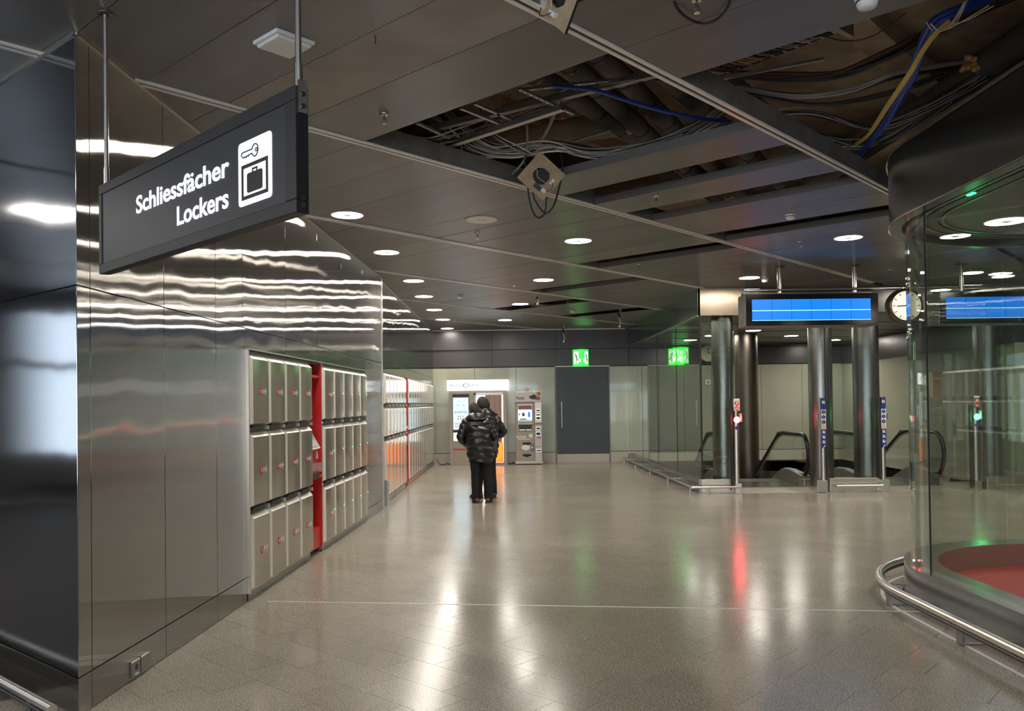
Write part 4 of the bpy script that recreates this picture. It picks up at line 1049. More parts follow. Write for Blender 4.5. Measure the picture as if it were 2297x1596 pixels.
hd = MB().box(-.055, BW + .06, -.03, .68, 2.05, 2.35, 'booth_header').build('header', t, bevel=.004)
MB().box(-.06, BW + .065, -.034, .68, 2.345, 2.36, 'steel_dark').build('header_cap', hd)
textmesh('lettering', 'PRONTO', .115, 'black_plastic', hd, (.0, -.036, 2.150), offset=.002, xs=.80, spacing=1.1)
textmesh('lettering', 'PHOT', .115, 'black_plastic', hd, (.54, -.036, 2.150), offset=.002, xs=.80, spacing=1.1)
m = MB()
for k in range(12):
    a = 2 * PI * k / 12; rr = .055 if k % 3 else .068; m.frontpoly([(.455 + rr * math.cos(a) + .015 * math.cos(2 * PI * i / 6), 2.19 + rr * math.sin(a) + .015 * math.sin(2 * PI * i / 6)) for i in range(6)], -.037, -.031, 'black_plastic')
m.build('logo', hd)
ps = MB().box(.085, .535, -.012, .02, .66, 1.95, 'black_plastic').build('poster_frame', t)
MB().box(.10, .52, -.016, -.012, .98, 1.86, 'poster_lit').build('lit_poster', ps); MB().box(.10, .52, -.016, -.012, .67, .90, 'poster_white').build('lit_poster', ps)
m = MB()
textmesh('lettering', 'ID FOTOS', .086, 'sign_blue', ps, (.31, -.018, 1.43), align='CENTER', offset=.002, xs=.9)
textmesh('lettering', 'lächeln gratis', .050, 'ash', ps, (.31, -.018, 1.74), align='CENTER')
def stroke(mb, pts, r, mat): mb.tube([(a, -.0175, b) for a, b in pts], r, mat, 5)
fm = MB()
for s_ in (-1, 1):
    stroke(fm, [(.31 + s_ * .125, 1.69), (.31 + s_ * .12, 1.58), (.31 + s_ * .07, 1.52)], .004, 'ash'); stroke(fm, [(.31 + s_ * .03, 1.645), (.31 + s_ * .065, 1.665), (.31 + s_ * .10, 1.65)], .006, 'sign_blue')
    stroke(fm, [(.31 + s_ * .035, 1.615), (.31 + s_ * .065, 1.63), (.31 + s_ * .095, 1.615), (.31 + s_ * .065, 1.605), (.31 + s_ * .035, 1.615)], .004, 'ash'); stroke(fm, [(.31 + s_ * .012, 1.60), (.31 + s_ * .02, 1.55)], .0035, 'ash')
fm.build('face_drawing', ps)
m = MB()
for i in range(3):
    for j in range(2): m.box(.22 + i * .065, .262 + i * .065, -.019, -.016, 1.25 + j * .07, 1.30 + j * .07, 'white_plastic')
m.box(.14, .48, -.019, -.016, 1.15, 1.163, 'sign_blue'); m.box(.14, .40, -.019, -.016, 1.11, 1.12, 'sign_blue'); m.box(.14, .30, -.019, -.016, 1.06, 1.075, 'sign_red'); m.build('poster_print', ps)
MB().box(.09, .54, -.006, .0, .42, .46, 'sign_red').build('red_slot', t)
m = MB(); n = 60; pth = [(.98 + .45 * i / n, .06 + .022 * math.sin(i * PI * 2 / 8.5) + .006 * math.sin(i * 1.1)) for i in range(n + 1)]
m.ribbon(pth, .62, 1.93, 'curtain', flip=False); m.ribbon([(a, b + .006) for a, b in pth], .62, 1.93, 'curtain', flip=True); m.build('curtain', t)
MB().tube([(.64, .06, 1.95), (BW - .1, .06, 1.95)], .012, 'steel_dark', 8).build('curtain_rail', t)
MB().box(.66, BW - .11, .05, .07, .08, .62, 'orange_glow').build('glow_panel', t)
MB().frontpoly([(.98, .10), (1.30, .10), (1.40, .16), (1.43, .26), (1.43, .56), (1.40, .61), (.98, .61), (.98, .50), (1.12, .50), (1.12, .18), (.98, .18)], .035, .05, 'orange_seat').build('seat_panel', t, recalc=True)
MB().box(1.14, 1.24, .03, .05, .62, .70, 'white_plastic').build('price_tag', t)
# ---- photo print machine
t = thing('photo_machine', 'narrow photo print machine with Fotos header, between the booth and the door', 'vending machine', (.09, 22.95, 0))
m = MB(); m.box(.0, .52, .0, .6, .09, 1.72, 'booth_body'); m.build('cabinet', t, bevel=.006)
m = MB(); m.box(-.02, .74, -.06, .6, .02, .09, 'booth_light_body'); m.build('plinth', t, bevel=.01)
md = MB().box(.525, .72, -.03, .55, .09, 1.72, 'booth_light_body').build('side_module', t, bevel=.008)
hdr = MB().frontpoly([(-.02, 1.72), (.72, 1.72), (.72, 1.99), (.66, 2.03), (.55, 2.03), (.53, 2.05), (.42, 2.05), (.40, 2.06), (.36, 2.11), (.30, 2.11), (.26, 2.06), (.25, 2.03), (.04, 2.03), (-.02, 1.99)], -.04, .12, 'booth_light_body').build('header', t, recalc=True)
MB().frontpoly([(-.01, 1.985), (.71, 1.985), (.65, 2.02), (.03, 2.02)], -.045, -.04, 'steel_column').box(.02, .24, -.048, -.04, 1.975, 2.01, 'white_plastic').build('header_strip', hdr)
textmesh('lettering', 'Fotos', .115, 'black_plastic', hdr, (.02, -.042, 1.79), offset=.002, xs=.85)
MB().frontpoly([(.36, 1.86), (.52, 1.93), (.60, 1.86), (.55, 1.78), (.42, 1.80)], -.043, -.04, 'black_plastic').frontpoly([(.52, 1.80), (.60, 1.76), (.70, 1.80), (.66, 1.87), (.58, 1.86)], -.045, -.042, 'maroon').frontpoly([(.64 + .055 * math.cos(2 * PI * i / 16), 1.94 + .055 * math.sin(2 * PI * i / 16)) for i in range(16)], -.047, -.043, 'cable_orange').build('header_print', hdr)
for cx_, cz_, r_, mt in ((.33, 2.06, .055, 'screen_clear'), (.43, 2.02, .035, 'white_plastic'), (.51, 2.02, .035, 'white_plastic')):
    MB().cyl((cx_, -.052, cz_), r_, .01, mt, 20, 'y').build('badge', hdr)
MB().box(.06, .46, -.02, .0, 1.16, 1.66, 'steel_column').build('screen_surround', t)
MB().box(.07, .45, -.024, -.02, 1.22, 1.50, 'poster_white').build('screen', t)
MB().box(.08, .44, -.022, -.02, 1.52, 1.62, 'maroon').build('upper_print', t)
MB().box(.12, .30, -.027, -.024, 1.23, 1.26, 'sign_blue').box(.18, .25, -.027, -.024, 1.33, 1.42, 'sign_blue').box(.34, .40, -.027, -.024, 1.30, 1.44, 'screen_blue').box(.09, .13, -.027, -.024, 1.36, 1.40, 'sign_blue').build('screen_picture', t)
MB().box(.05, .47, -.06, .0, 1.10, 1.14, 'booth_light_body').build('shelf', t, bevel=.006)
MB().box(.09, .44, -.012, .002, .92, 1.08, 'black_plastic').box(.10, .26, -.02, -.012, .93, .97, 'white_plastic').box(.28, .43, -.02, -.012, .93, .97, 'white_plastic').build('tray', t)
textmesh('lettering', 'FOTOS', .095, 'white_plastic', t, (.02, -.003, .72), offset=.003, xs=.85)
MB().cyl((.41, -.006, .79), .055, .006, 'white_plastic', 20, 'y').box(.06, .40, -.004, .0, .685, .70, 'white_plastic').build('stickers', t)
textmesh('lettering', '5.30', .04, 'ash', t, (.41, -.008, .775), align='CENTER')
for z_ in (.56, .24):
    MB().frontpoly([(.17, z_ + .03), (.20, z_ - .01), (.25, z_ - .015), (.27, z_ - .035), (.33, z_ - .035), (.35, z_ - .015), (.40, z_ - .01), (.43, z_ + .03), (.40, z_ + .045), (.20, z_ + .045)], -.004, .004, 'joint_black').build('delivery_slot', t, recalc=True)
MB().frontpoly([(.16, .43), (.27, .38), (.38, .43), (.38, .50), (.27, .55), (.16, .50)], -.006, .0, 'white_plastic').build('sticker', t, recalc=True)
MB().box(.40, .50, -.004, .0, .36, .56, 'steel_dark').cyl((.44, -.012, .47), .026, .01, 'white_plastic', 14, 'y').build('lock', t)
m = MB()
m.box(.535, .71, -.034, -.03, 1.15, 1.70, 'white_plastic'); m.build('module_face', md)
for z0, z1 in ((1.46, 1.50), (1.34, 1.38), (1.24, 1.30), (.96, 1.01), (.80, .88), (.36, .40)):
    MB().box(.56, .68, -.045, -.03, z0 - .02, z1 + .02, 'steel_bright').box(.57, .67, -.048, -.044, z0, z1, 'black_plastic').build('slot_unit', md)
MB().box(.58, .68, -.033, -.029, .72, .75, 'sign_red').build('red_label', md)
MB().box(.52, .73, -.05, -.03, 1.10, 1.14, 'steel_dark').box(.52, .73, -.045, -.03, .50, .52, 'booth_light_body').build('module_joint', md)
# cables by the booth
def cable(name, pts, r, mat, label, n=8, seg=8, group=None, cat='cable'):
    o = MB().tube(bez(pts, n), r, mat, seg).build(name); tag(o, label, cat, group); return o
cable('floor_cable', [(-2.12, 23.40, .16), (-2.08, 23.32, .06), (-2.0, 23.2, .012), (-1.9, 23.1, .012), (-1.84, 23.2, .03), (-1.76, 23.3, .012), (-1.74, 23.45, .02)], .010, 'cable_black', 'loose black cable on the floor left of the photo booth')
cable('floor_cable', [(-.13, 23.2, .012), (-.05, 23.05, .012), (0, 23.1, .05), (.04, 23.2, .012), (-.03, 23.15, .03), (.07, 23.1, .012)], .010, 'cable_black', 'coiled black cable between photo booth and photo machine')

# ================================================================== CABLES AND PIPES ABOVE THE OPEN CEILING
P = lambda px, py, z: atz(px, py, z)
pipes = [((1240, 190), (1430, 308)), ((1312, 172), (1462, 312)), ((1372, 150), (1520, 296)), ((1452, 128), (1600, 268)), ((1540, 90), (1690, 235))]
plab = ['leftmost', 'second', 'third', 'fourth', 'rightmost']
for (a, b), lb in zip(pipes, plab):
    A, B = P(*a, 4.25), P(*b, 4.25); d = (B - A)
    o = MB().tube([A - d * .9, A, B, B + d * 1.6], .085, 'insulation', 18)
    for k in range(9):
        q = A + d * (-.5 + k * .32); o.tube([q, q + d.normalized() * .03], .089, 'steel_dark', 18)
    o = o.build('insulated_pipe'); tag(o, 'thick grey insulated pipe in the big ceiling opening, %s of five' % lb, 'pipe', 'insulated pipes above the ceiling')
bars = [(((855, 322), (1500, 165)), 4.02, 'long grey channel bar crossing the big ceiling opening'), (((1010, 330), (1262, 248)), 3.95, 'thin white strip bar below the long channel in the opening'),
        (((1165, 205), (1500, 170)), 4.05, 'slotted white strip at the upper edge of the opening'), (((935, 278), (1008, 312)), 3.98, 'short white crossbar at the left of the opening'),
        (((1033, 245), (1120, 280)), 4.0, 'short white crossbar, second in the opening'), (((1065, 235), (1145, 270)), 4.02, 'short white crossbar, third in the opening'), (((1165, 202), (1285, 258)), 4.0, 'white crossbar under the slotted strip'),
        (((1285, 320), (1370, 295)), 4.1, 'short white bar at the lower right of the opening'), (((1000, 298), (1075, 262)), 4.15, 'thin pale strut between crossbars'), (((1120, 247), (1205, 220)), 4.2, 'thin pale strut behind the orange cables'),
        (((1590, 185), (1850, 135)), 4.0, 'flat metal strip under the wire tray in the right opening'), (((1950, 330), (2100, 245)), 4.1, 'grey strut near the curved steel band')]
for (a, b), z, lb in bars:
    A, B = P(*a, z), P(*b, z); d = (B - A); L = d.length; ang = math.atan2(d.y, d.x)
    o = MB(); Mx = Matrix.Translation(A) @ Matrix.Rotation(ang, 4, 'Z')
    wd = .022 if 'channel' in lb else .012
    o.box(0, L, -wd, wd, 0, .004, 'cable_white' if 'white' in lb else 'galv', Mx)
    o.box(0, L, -wd, -wd + .004, .004, .05 if 'channel' in lb else .02, 'galv', Mx); o.box(0, L, wd - .004, wd, .004, .05 if 'channel' in lb else .02, 'galv', Mx)
    if 'slotted' in lb:
        for k in range(10): o.box(L * (k + .2) / 10, L * (k + .75) / 10, -.004, .004, -.001, 0, 'joint_black', Mx)
    if 'channel' in lb: o.box(0, L, wd, wd + .006, 0, .004, 'cable_white', Mx)
    tag(o.build('ceiling_bar'), lb, 'bar', 'bars above the open ceiling')
def bundle(name, label, paths, n=6, jit=.03):
    """paths: list of (px,py,z) polylines; each expands into several strands"""
    t = thing(name, label, 'cable bundle', (0, 0, 0))
    for pts, cnt, r, mats, spread in paths:
        W = [P(*q) for q in pts]
        for c in range(cnt):
            o1 = Vector((random.uniform(-1, 1), random.uniform(-1, 1), random.uniform(-.6, .6))) * spread
            q = [p + o1 + Vector((random.uniform(-1, 1), random.uniform(-1, 1), random.uniform(-1, 1))) * spread * .35 for p in W]
            MB().tube(bez(q, n), r * random.uniform(.85, 1.15), mats[c % len(mats)], 6).build('cable', t)
    c0 = P(*paths[0][0][len(paths[0][0]) // 2]); t.location = c0
    for ch in t.children: ch.location = -c0
    return t
GW = ['cable_grey', 'cable_grey', 'cable_white', 'cable_black']
bundle('cable_bundle', 'fan of grey cables dropping through the big opening and sweeping right along its edge',
       [([(930, 240, 4.35), (1000, 275, 4.15), (1060, 330, 4.0), (1150, 345, 3.95), (1250, 330, 3.97), (1380, 345, 3.95), (1520, 310, 4.0), (1640, 240, 4.1)], 14, .008, GW, .055),
        ([(985, 230, 4.4), (1050, 300, 4.1), (1120, 335, 3.98), (1230, 322, 3.98), (1330, 345, 3.93), (1480, 322, 3.98), (1600, 270, 4.05)], 12, .007, GW, .05)])
bundle('cable_bundle', 'thick grey hose looping down over the left edge of the opening',
       [([(1300, 180, 4.2), (1252, 210, 4.15), (1250, 240, 4.1), (1200, 330, 3.98), (1110, 352, 3.93), (1020, 345, 3.95), (990, 320, 4.0), (975, 290, 4.1)], 1, .016, ['cable_grey'], 0),
        ([(1030, 310, 4.05), (1045, 360, 3.9), (1090, 390, 3.84), (1160, 400, 3.82)], 1, .014, ['cable_grey'], 0), ([(1182, 280, 4.1), (1180, 350, 3.9), (1150, 390, 3.84)], 1, .012, ['cable_grey'], 0)])
bundle('cable_bundle', 'thin orange cables at the upper left of the big opening', [([(1080, 240, 4.2), (1110, 250, 4.12), (1130, 240, 4.1), (1140, 212, 4.2)], 3, .006, ['cable_orange'], .02), ([(1130, 243, 4.1), (1200, 258, 4.1), (1260, 268, 4.05), (1265, 262, 4.05)], 3, .006, ['cable_orange'], .015)])
bundle('cable_bundle', 'bright blue cable running between the insulated pipes', [([(1240, 190, 4.0), (1330, 198, 4.0), (1400, 222, 3.98), (1480, 245, 3.97), (1560, 262, 3.97), (1640, 270, 4.0)], 2, .014, ['cable_blue'], .012)])
bundle('cable_bundle', 'thick black cables sagging across the right opening to the steel drum',
       [([(1640, 170, 4.2), (1760, 175, 4.1), (1880, 168, 4.08), (1980, 130, 4.1), (2060, 90, 4.15), (2140, 50, 4.3), (2300, -20, 4.4)], 8, .014, ['cable_black', 'cable_black', 'cable_brown'], .035),
        ([(1640, 195, 4.2), (1780, 215, 4.1), (1900, 205, 4.08), (2000, 170, 4.1), (2100, 150, 4.2), (2180, 140, 4.3)], 6, .011, ['cable_black', 'cable_grey'], .03),
        ([(1700, 215, 4.2), (1850, 235, 4.1), (2000, 210, 4.1), (2120, 165, 4.2)], 4, .010, ['cable_black'], .03)])
bundle('cable_bundle', 'thick blue cables bending down from the top right corner of the opening',
       [([(2290, -40, 4.3), (2200, 5, 4.1), (2110, 40, 4.0), (2080, 80, 3.98), (2060, 130, 3.98), (2040, 180, 3.98), (1990, 270, 4.0), (1950, 320, 4.05), (1925, 350, 4.1)], 6, .016, ['cable_blue'], .022)])
bundle('cable_bundle', 'yellow cables running diagonally beside the blue ones', [([(2130, 45, 4.0), (2100, 75, 3.95), (2070, 115, 3.93), (2040, 165, 3.93), (1990, 240, 3.95), (1950, 300, 3.98), (1920, 325, 4.02)], 4, .010, ['cable_yellow', 'cable_yellow', 'cable_brown'], .012)])
bundle('cable_bundle', 'loose white zip-tied wires around the blue and yellow cables', [([(2170, 10, 4.0), (2140, 60, 3.97), (2110, 75, 3.95), (2090, 60, 3.95)], 3, .004, ['cable_white'], .03), ([(2220, 10, 4.0), (2160, 50, 3.97), (2130, 60, 3.95)], 2, .004, ['cable_white'], .03)])
bundle('cable_bundle', 'tangle of thin grey and dark wires low in the right opening',
       [([(1700, 260, 4.1), (1820, 250, 4.1), (1950, 285, 4.1), (2080, 240, 4.15), (2200, 170, 4.2)], 8, .006, ['cable_grey', 'cable_black'], .06), ([(1740, 300, 4.2), (1850, 320, 4.15), (1930, 330, 4.1), (2010, 300, 4.15), (2120, 220, 4.2)], 8, .006, ['cable_grey', 'cable_black'], .07)])
bundle('cable_bundle', 'loose thin grey and white wires hanging low across the big opening',
       [([(900, 300, 4.1), (960, 315, 3.95), (1040, 300, 4.0), (1120, 270, 4.05), (1210, 235, 4.1)], 5, .005, GW, .05), ([(1080, 250, 4.2), (1110, 300, 4.0), (1160, 330, 3.9), (1200, 345, 3.9), (1215, 320, 4.0)], 4, .005, GW, .04),
        ([(1300, 200, 4.1), (1380, 182, 4.05), (1480, 172, 4.05), (1560, 200, 4.1)], 4, .008, GW, .03), ([(1250, 330, 3.95), (1330, 350, 3.88), (1420, 335, 3.9), (1540, 300, 3.92)], 5, .005, GW, .03)])
cable('hanging_cable', [P(1500, -30, H + .05), P(1520, 20, H - .02), P(1550, 45, H - .03), P(1580, 52, H - .03), P(1610, 42, H - .03), P(1635, 10, H - .02), P(1640, -30, H + .05)], .008, 'cable_black', 'black cable loop hanging round the sprinkler at the top edge')
cable('thin_wire', [P(1850, 82, 3.95), P(1900, 92, 3.9), P(1960, 80, 3.9), P(2030, 30, 3.95)], .005, 'cable_brown', 'single thin brown wire drooping below the bare concrete')
# wire tray with flat cables in the right opening
t = thing('cable_tray', 'metal cable tray packed with many thin cables in the right opening', 'cable tray', (0, 0, 0))
A, B = P(1880, 75, 4.15), P(1570, 190, 4.15); d = B - A; L = d.length; Mx = Matrix.Translation(A) @ Matrix.Rotation(math.atan2(d.y, d.x), 4, 'Z')
m = MB(); m.box(-.1, L, -.005, .0, 0, .10, 'galv', Mx); m.box(-.1, L, .44, .445, 0, .10, 'galv', Mx); m.box(-.10, -.06, -.02, .46, -.05, .14, 'galv', Mx)
for k in range(12): m.box(L * k / 12, L * k / 12 + .02, 0, .44, 0, .006, 'galv', Mx)
m.build('tray', t)
for k in range(26):
    y = .02 + .42 * k / 26; mt = random.choice(['cable_grey', 'cable_grey', 'cable_black', 'cable_yellow', 'cable_white', 'cable_brown'])
    pts = [Mx @ Vector((L * s_, y + random.uniform(-.02, .02), .02 + random.uniform(0, .02))) for s_ in (-.02, .2, .4, .6, .8, 1.0)]
    MB().tube(bez(pts, 3), .008, mt, 5).build('cable', t)
for k in range(30):
    y0 = L * (.02 + .035 * k); mt = random.choice(['cable_grey', 'cable_white', 'cable_black', 'cable_grey', 'cable_brown', 'cable_yellow'])
    pts = [Mx @ Vector((y0, -.05, .05)), Mx @ Vector((y0 + .02, .1, -.015)), Mx @ Vector((y0 + .05, .35, -.02)), Mx @ Vector((y0 + .09, .6, .06))]
    MB().tube(bez(pts, 3), .007, mt, 5).build('cable', t)
c0 = A.copy(); t.location = c0
for ch in t.children: ch.location = -c0
o = MB().tube([P(1060, 315, 4.3), P(1240, 300, 4.3), P(1440, 268, 4.3)], .12, 'concrete_void', 20).build('ceiling_duct'); tag(o, 'dusty brown duct lying across the middle of the big opening', 'duct')
o = MB(); A, B = P(2000, 290, 4.3), P(2297, 90, 4.3); d = B - A
o.tube([A - d, A, B, B + d], .12, 'insulation', 18); o = o.build('insulated_pipe'); tag(o, 'large dark duct pipe above the steel drum', 'pipe')
# orange foam plug on duct
m = MB()
rnd = random.Random(3)
c = P(2170, 150, 4.1)
for k in range(16): m.lathe([(0, -.02), (.012, -.022), (.024, .002), (.012, .016), (0, .018)], 'foam_orange' if 'foam_orange' in MATS else (pbr('foam_orange', (.55, .28, .10), .9) and 'foam_orange'), 5, Matrix.Translation(c + Vector((rnd.uniform(-.05, .05), rnd.uniform(-.08, .08), rnd.uniform(-.05, .05)))) @ Matrix.Rotation(rnd.uniform(0, 3), 4, 'X'))
tag(m.build('foam_plug'), 'lump of orange sealing foam on the wall above the steel drum', 'foam')

# ---- hanging plywood boards
def hang_board(center, side, rot, tilt, label, loops, z_top):
    t = thing('hanging_board', label, 'board', center)
    Mx = Matrix.Rotation(tilt[2], 4, 'Z') @ Matrix.Rotation(tilt[0], 4, 'X') @ Matrix.Rotation(rot, 4, 'Y')
    h_ = side / 2; T2 = .008; hole = [(.072 * math.cos(2 * PI * i / 8 + .3) * (1.0 + .1 * (i % 3)), .080 * math.sin(2 * PI * i / 8 + .3)) for i in range(8)]
    m = MB(); sq = []
    for i in range(8):
        a = 2 * PI * i / 8 + .3; c_, s_ = math.cos(a), math.sin(a); k = h_ / max(abs(c_), abs(s_)); sq.append((c_ * k, s_ * k))
    # ring between hole and square, with true corners
    cor = [(h_, h_), (-h_, h_), (-h_, -h_), (h_, -h_)]
    for y, fl in ((-T2, False), (T2, True)):
        for i in range(8):
            j = (i + 1) % 8; poly = [hole[i], sq[i]]
            a0 = (2 * PI * i / 8 + .3); a1 = a0 + 2 * PI / 8
            for kk, cc in enumerate(cor):
                ac = math.atan2(cc[1], cc[0]) % (2 * PI)
                for w2 in (0, 2 * PI):
                    if a0 < ac + w2 < a1: poly.append(cc)
            poly += [sq[j], hole[j]]
            vs = [(p[0], y, p[1]) for p in poly]; f = tuple(range(len(vs)))
            m.add(vs, [f if fl else tuple(reversed(f))][0:1], 'plywood', Mx)
    n8 = 8
    m.add([(p[0], -T2, p[1]) for p in hole] + [(p[0], T2, p[1]) for p in hole], [(i, (i + 1) % 8, 8 + (i + 1) % 8, 8 + i) for i in range(8)], 'plywood', Mx)
    for a_, b_ in zip(cor, cor[1:] + cor[:1]):
        m.add([(a_[0], -T2, a_[1]), (b_[0], -T2, b_[1]), (b_[0], T2, b_[1]), (a_[0], T2, a_[1])], [(0, 1, 2, 3)], 'cable_black', Mx)
    bo = m.build('board', t, recalc=True)
    MB().cyl((0, .01, 0), .07, .05, 'joint_black', 8, 'y', Mx).build('lamp_socket', t)
    MB().box(-.11, -.075, -.03, -T2, -.075, -.0, 'cable_black', Mx).box(-.10, -.065, -.028, -T2, -.12, -.075, 'white_plastic', Mx).build('terminal_block', t)
    MB().box(.0, .05, -.03, -T2, -.115, -.09, 'white_plastic', Mx).build('connector', t)
    MB().tube(bez([Mx @ Vector(q) for q in ((.02, -.03, -.10), (.0, -.06, -.13), (-.04, -.05, -.14), (-.07, -.03, -.115))], 4), .003, 'cable_brown', 5).build('wire', t)
    MB().tube(bez([Mx @ Vector(q) for q in ((.0, -.02, .13), (.01, -.03, .06), (-.03, -.03, .02), (-.02, -.02, -.06), (0, -.02, -.08))], 4), .003, 'cable_white', 5).build('wire', t)
    for lp in loops: MB().tube(bez([Vector(q) - Vector(center) for q in lp], 6), .0075, 'cable_black', 8).build('cable_loop', t)
    top = Mx @ Vector((h_ * .75, 0, h_ * .75))
    MB().tube([top * .95, Vector((top.x, top.y, z_top - center[2]))], .003, 'cable_yellow', 5).build('hanging_string', t)
    return t
D1 = 7.35; c = aty(1214, 396, D1); q = lambda x, y, D=D1: aty(x, y, D)
hang_board(tuple(c), .305, math.radians(-48), (0.12, 0, .05), 'square plywood board with round hole hanging on cables at the opening', [
    [q(1225, 320, 7.5), q(1180, 350), q(1182, 395, 7.4), q(1186, 440, 7.4), q(1195, 475, 7.4), q(1208, 489, 7.4), q(1222, 478, 7.4), q(1226, 440, 7.4)],
    [q(1255, 330, 7.5), q(1262, 380, 7.45), q(1252, 430, 7.45), q(1240, 465, 7.4), q(1222, 478, 7.4), q(1200, 450, 7.4), q(1195, 430, 7.4)]], 4.1)
c = aty(1257, -18, 4.25)
hang_board(tuple(c), .30, math.radians(45), (.15, 0, -.95), 'plywood board corner with white connector hanging at the top edge', [], 4.1)
# far hanging cable ends
def dangler(px, py, D, label, L=.35):
    p = aty(px, py, D); t = thing('hanging_wire', label, 'wire', (p.x, D, H))
    MB().tube(bez([(0, 0, .1), (0, 0, -.06), (-.02, 0, -L * .5), (.01, 0, -L * .8), (-.01, 0, -L)], 5), .010, 'cable_white', 6).build('wire', t)
    MB().tube(bez([(.02, 0, .1), (.05, 0, -.1), (.06, 0, -L * .6), (.03, 0, -L * .95)], 5), .006, 'cable_grey', 6).build('wire', t)
    MB().tube([(-.01, 0, -.08), (-.03, 0, -L * .35), (0, 0, -L * .55)], [.008, .035, .012], 'cable_black', 8).build('connector', t)
    MB().box(-.03, .01, -.02, .02, -L - .04, -L, 'white_plastic').build('plug', t)
dangler(1265, 740, 22.3, 'pair of loose wires hanging in front of the far dark fascia', .42); dangler(1390, 680, 18.5, 'tangled wire with white plug hanging from the torn far opening', .38)
dangler(1207, 655, 15.9, 'short thin wire hanging from the slot above the second middle lamp', .16)

# ================================================================== PEOPLE
def skinmesh(name, verts, edges, radii, mat, parent, root=0, sub=2, loc=(0, 0, 0)):
    me = bpy.data.meshes.new(name); me.from_pydata([tuple(v) for v in verts], edges, []); me.update()
    o = bpy.data.objects.new(name, me); COL.objects.link(o)
    sk = o.modifiers.new('skin', 'SKIN'); sk.use_smooth_shade = True
    if not me.skin_vertices: me.attributes
    lay = me.skin_vertices[0].data if me.skin_vertices else None
    if lay is None:
        bm = bmesh.new(); bm.from_mesh(me); bm.verts.layers.skin.verify(); bm.to_mesh(me); bm.free(); lay = me.skin_vertices[0].data
    for i, r in enumerate(radii):
        lay[i].radius = (r, r) if not isinstance(r, tuple) else r
        lay[i].use_root = (i == root)
    ss = o.modifiers.new('sub', 'SUBSURF'); ss.levels = sub; ss.render_levels = sub
    bpy.context.view_layer.update()
    m2 = bpy.data.meshes.new_from_object(o.evaluated_get(bpy.context.evaluated_depsgraph_get()))
    bpy.data.objects.remove(o)
    m2.materials.clear(); m2.materials.append(MATS[mat])
    for p in m2.polygons: p.use_smooth = True
    m2.name = name
    return put(name, m2, parent, loc=loc)
def loft(rings, mat, n=28, puff=None, cap=True, wr=0, seed=0):
    """rings: (centre, rx, ry, tilt normal ignored); puff = (number of quilts, depth)"""
    m = MB(); vs = []; N = len(rings)
    for j, (c, rx, ry) in enumerate(rings):
        for i in range(n):
            a = 2 * PI * i / n; k = 1.0
            if wr:
                k += wr * noise.noise(Vector((math.cos(a) * 2.2 + seed, math.sin(a) * 2.2, c[2] * 9)))
            vs.append((c[0] + rx * k * math.cos(a), c[1] + ry * k * math.sin(a), c[2]))
    fs = [(j * n + i, j * n + (i + 1) % n, (j + 1) * n + (i + 1) % n, (j + 1) * n + i) for j in range(N - 1) for i in range(n)]
    m.add(vs, fs, mat, None, True)
    if cap: m.add(vs, [tuple(reversed(range(n))), tuple(range((N - 1) * n, N * n))], mat)
    return m
def interp(keys, n):
    out = []
    for k in range(n + 1):
        t_ = k / n * (len(keys) - 1); i = min(int(t_), len(keys) - 2); f = t_ - i; f = f * f * (3 - 2 * f) * .5 + f * .5
        a, b = keys[i], keys[i + 1]
        out.append(tuple(a[q] * (1 - f) + b[q] * f for q in range(len(a))))
    return out
def hand(parent, wrist, d, palm_n, s=1.0):
    """palm with four fingers and a thumb, slightly curled"""
    d = Vector(d).normalized(); pn = Vector(palm_n).normalized(); sd_ = d.cross(pn).normalized(); w_ = Vector(wrist)
    V = [w_, w_ + d * .045 * s]; E = [(0, 1)]; R = [.024 * s, (.034 * s)]
    V.append(w_ + d * .085 * s); E.append((1, 2)); R.append(.034 * s)
    for k, (off, L) in enumerate(((-.030, .070), (-.010, .080), (.010, .076), (.028, .060))):
        b = w_ + d * .092 * s + sd_ * off * s; i = len(V)
        V += [b, b + d * L * .45 * s + pn * .006 * s, b + d * L * .8 * s + pn * .022 * s, b + d * L * .95 * s + pn * .036 * s]
        E += [(2, i), (i, i + 1), (i + 1, i + 2), (i + 2, i + 3)]; R += [.0105 * s, .0095 * s, .0085 * s, .007 * s]
    i = len(V); b = w_ + d * .035 * s - sd_ * .034 * s
    V += [b, b + d * .03 * s - sd_ * .018 * s + pn * .01 * s, b + d * .055 * s - sd_ * .018 * s + pn * .022 * s]; E += [(1, i), (i, i + 1), (i + 1, i + 2)]; R += [.013 * s, .0115 * s, .009 * s]
    return V, E, R
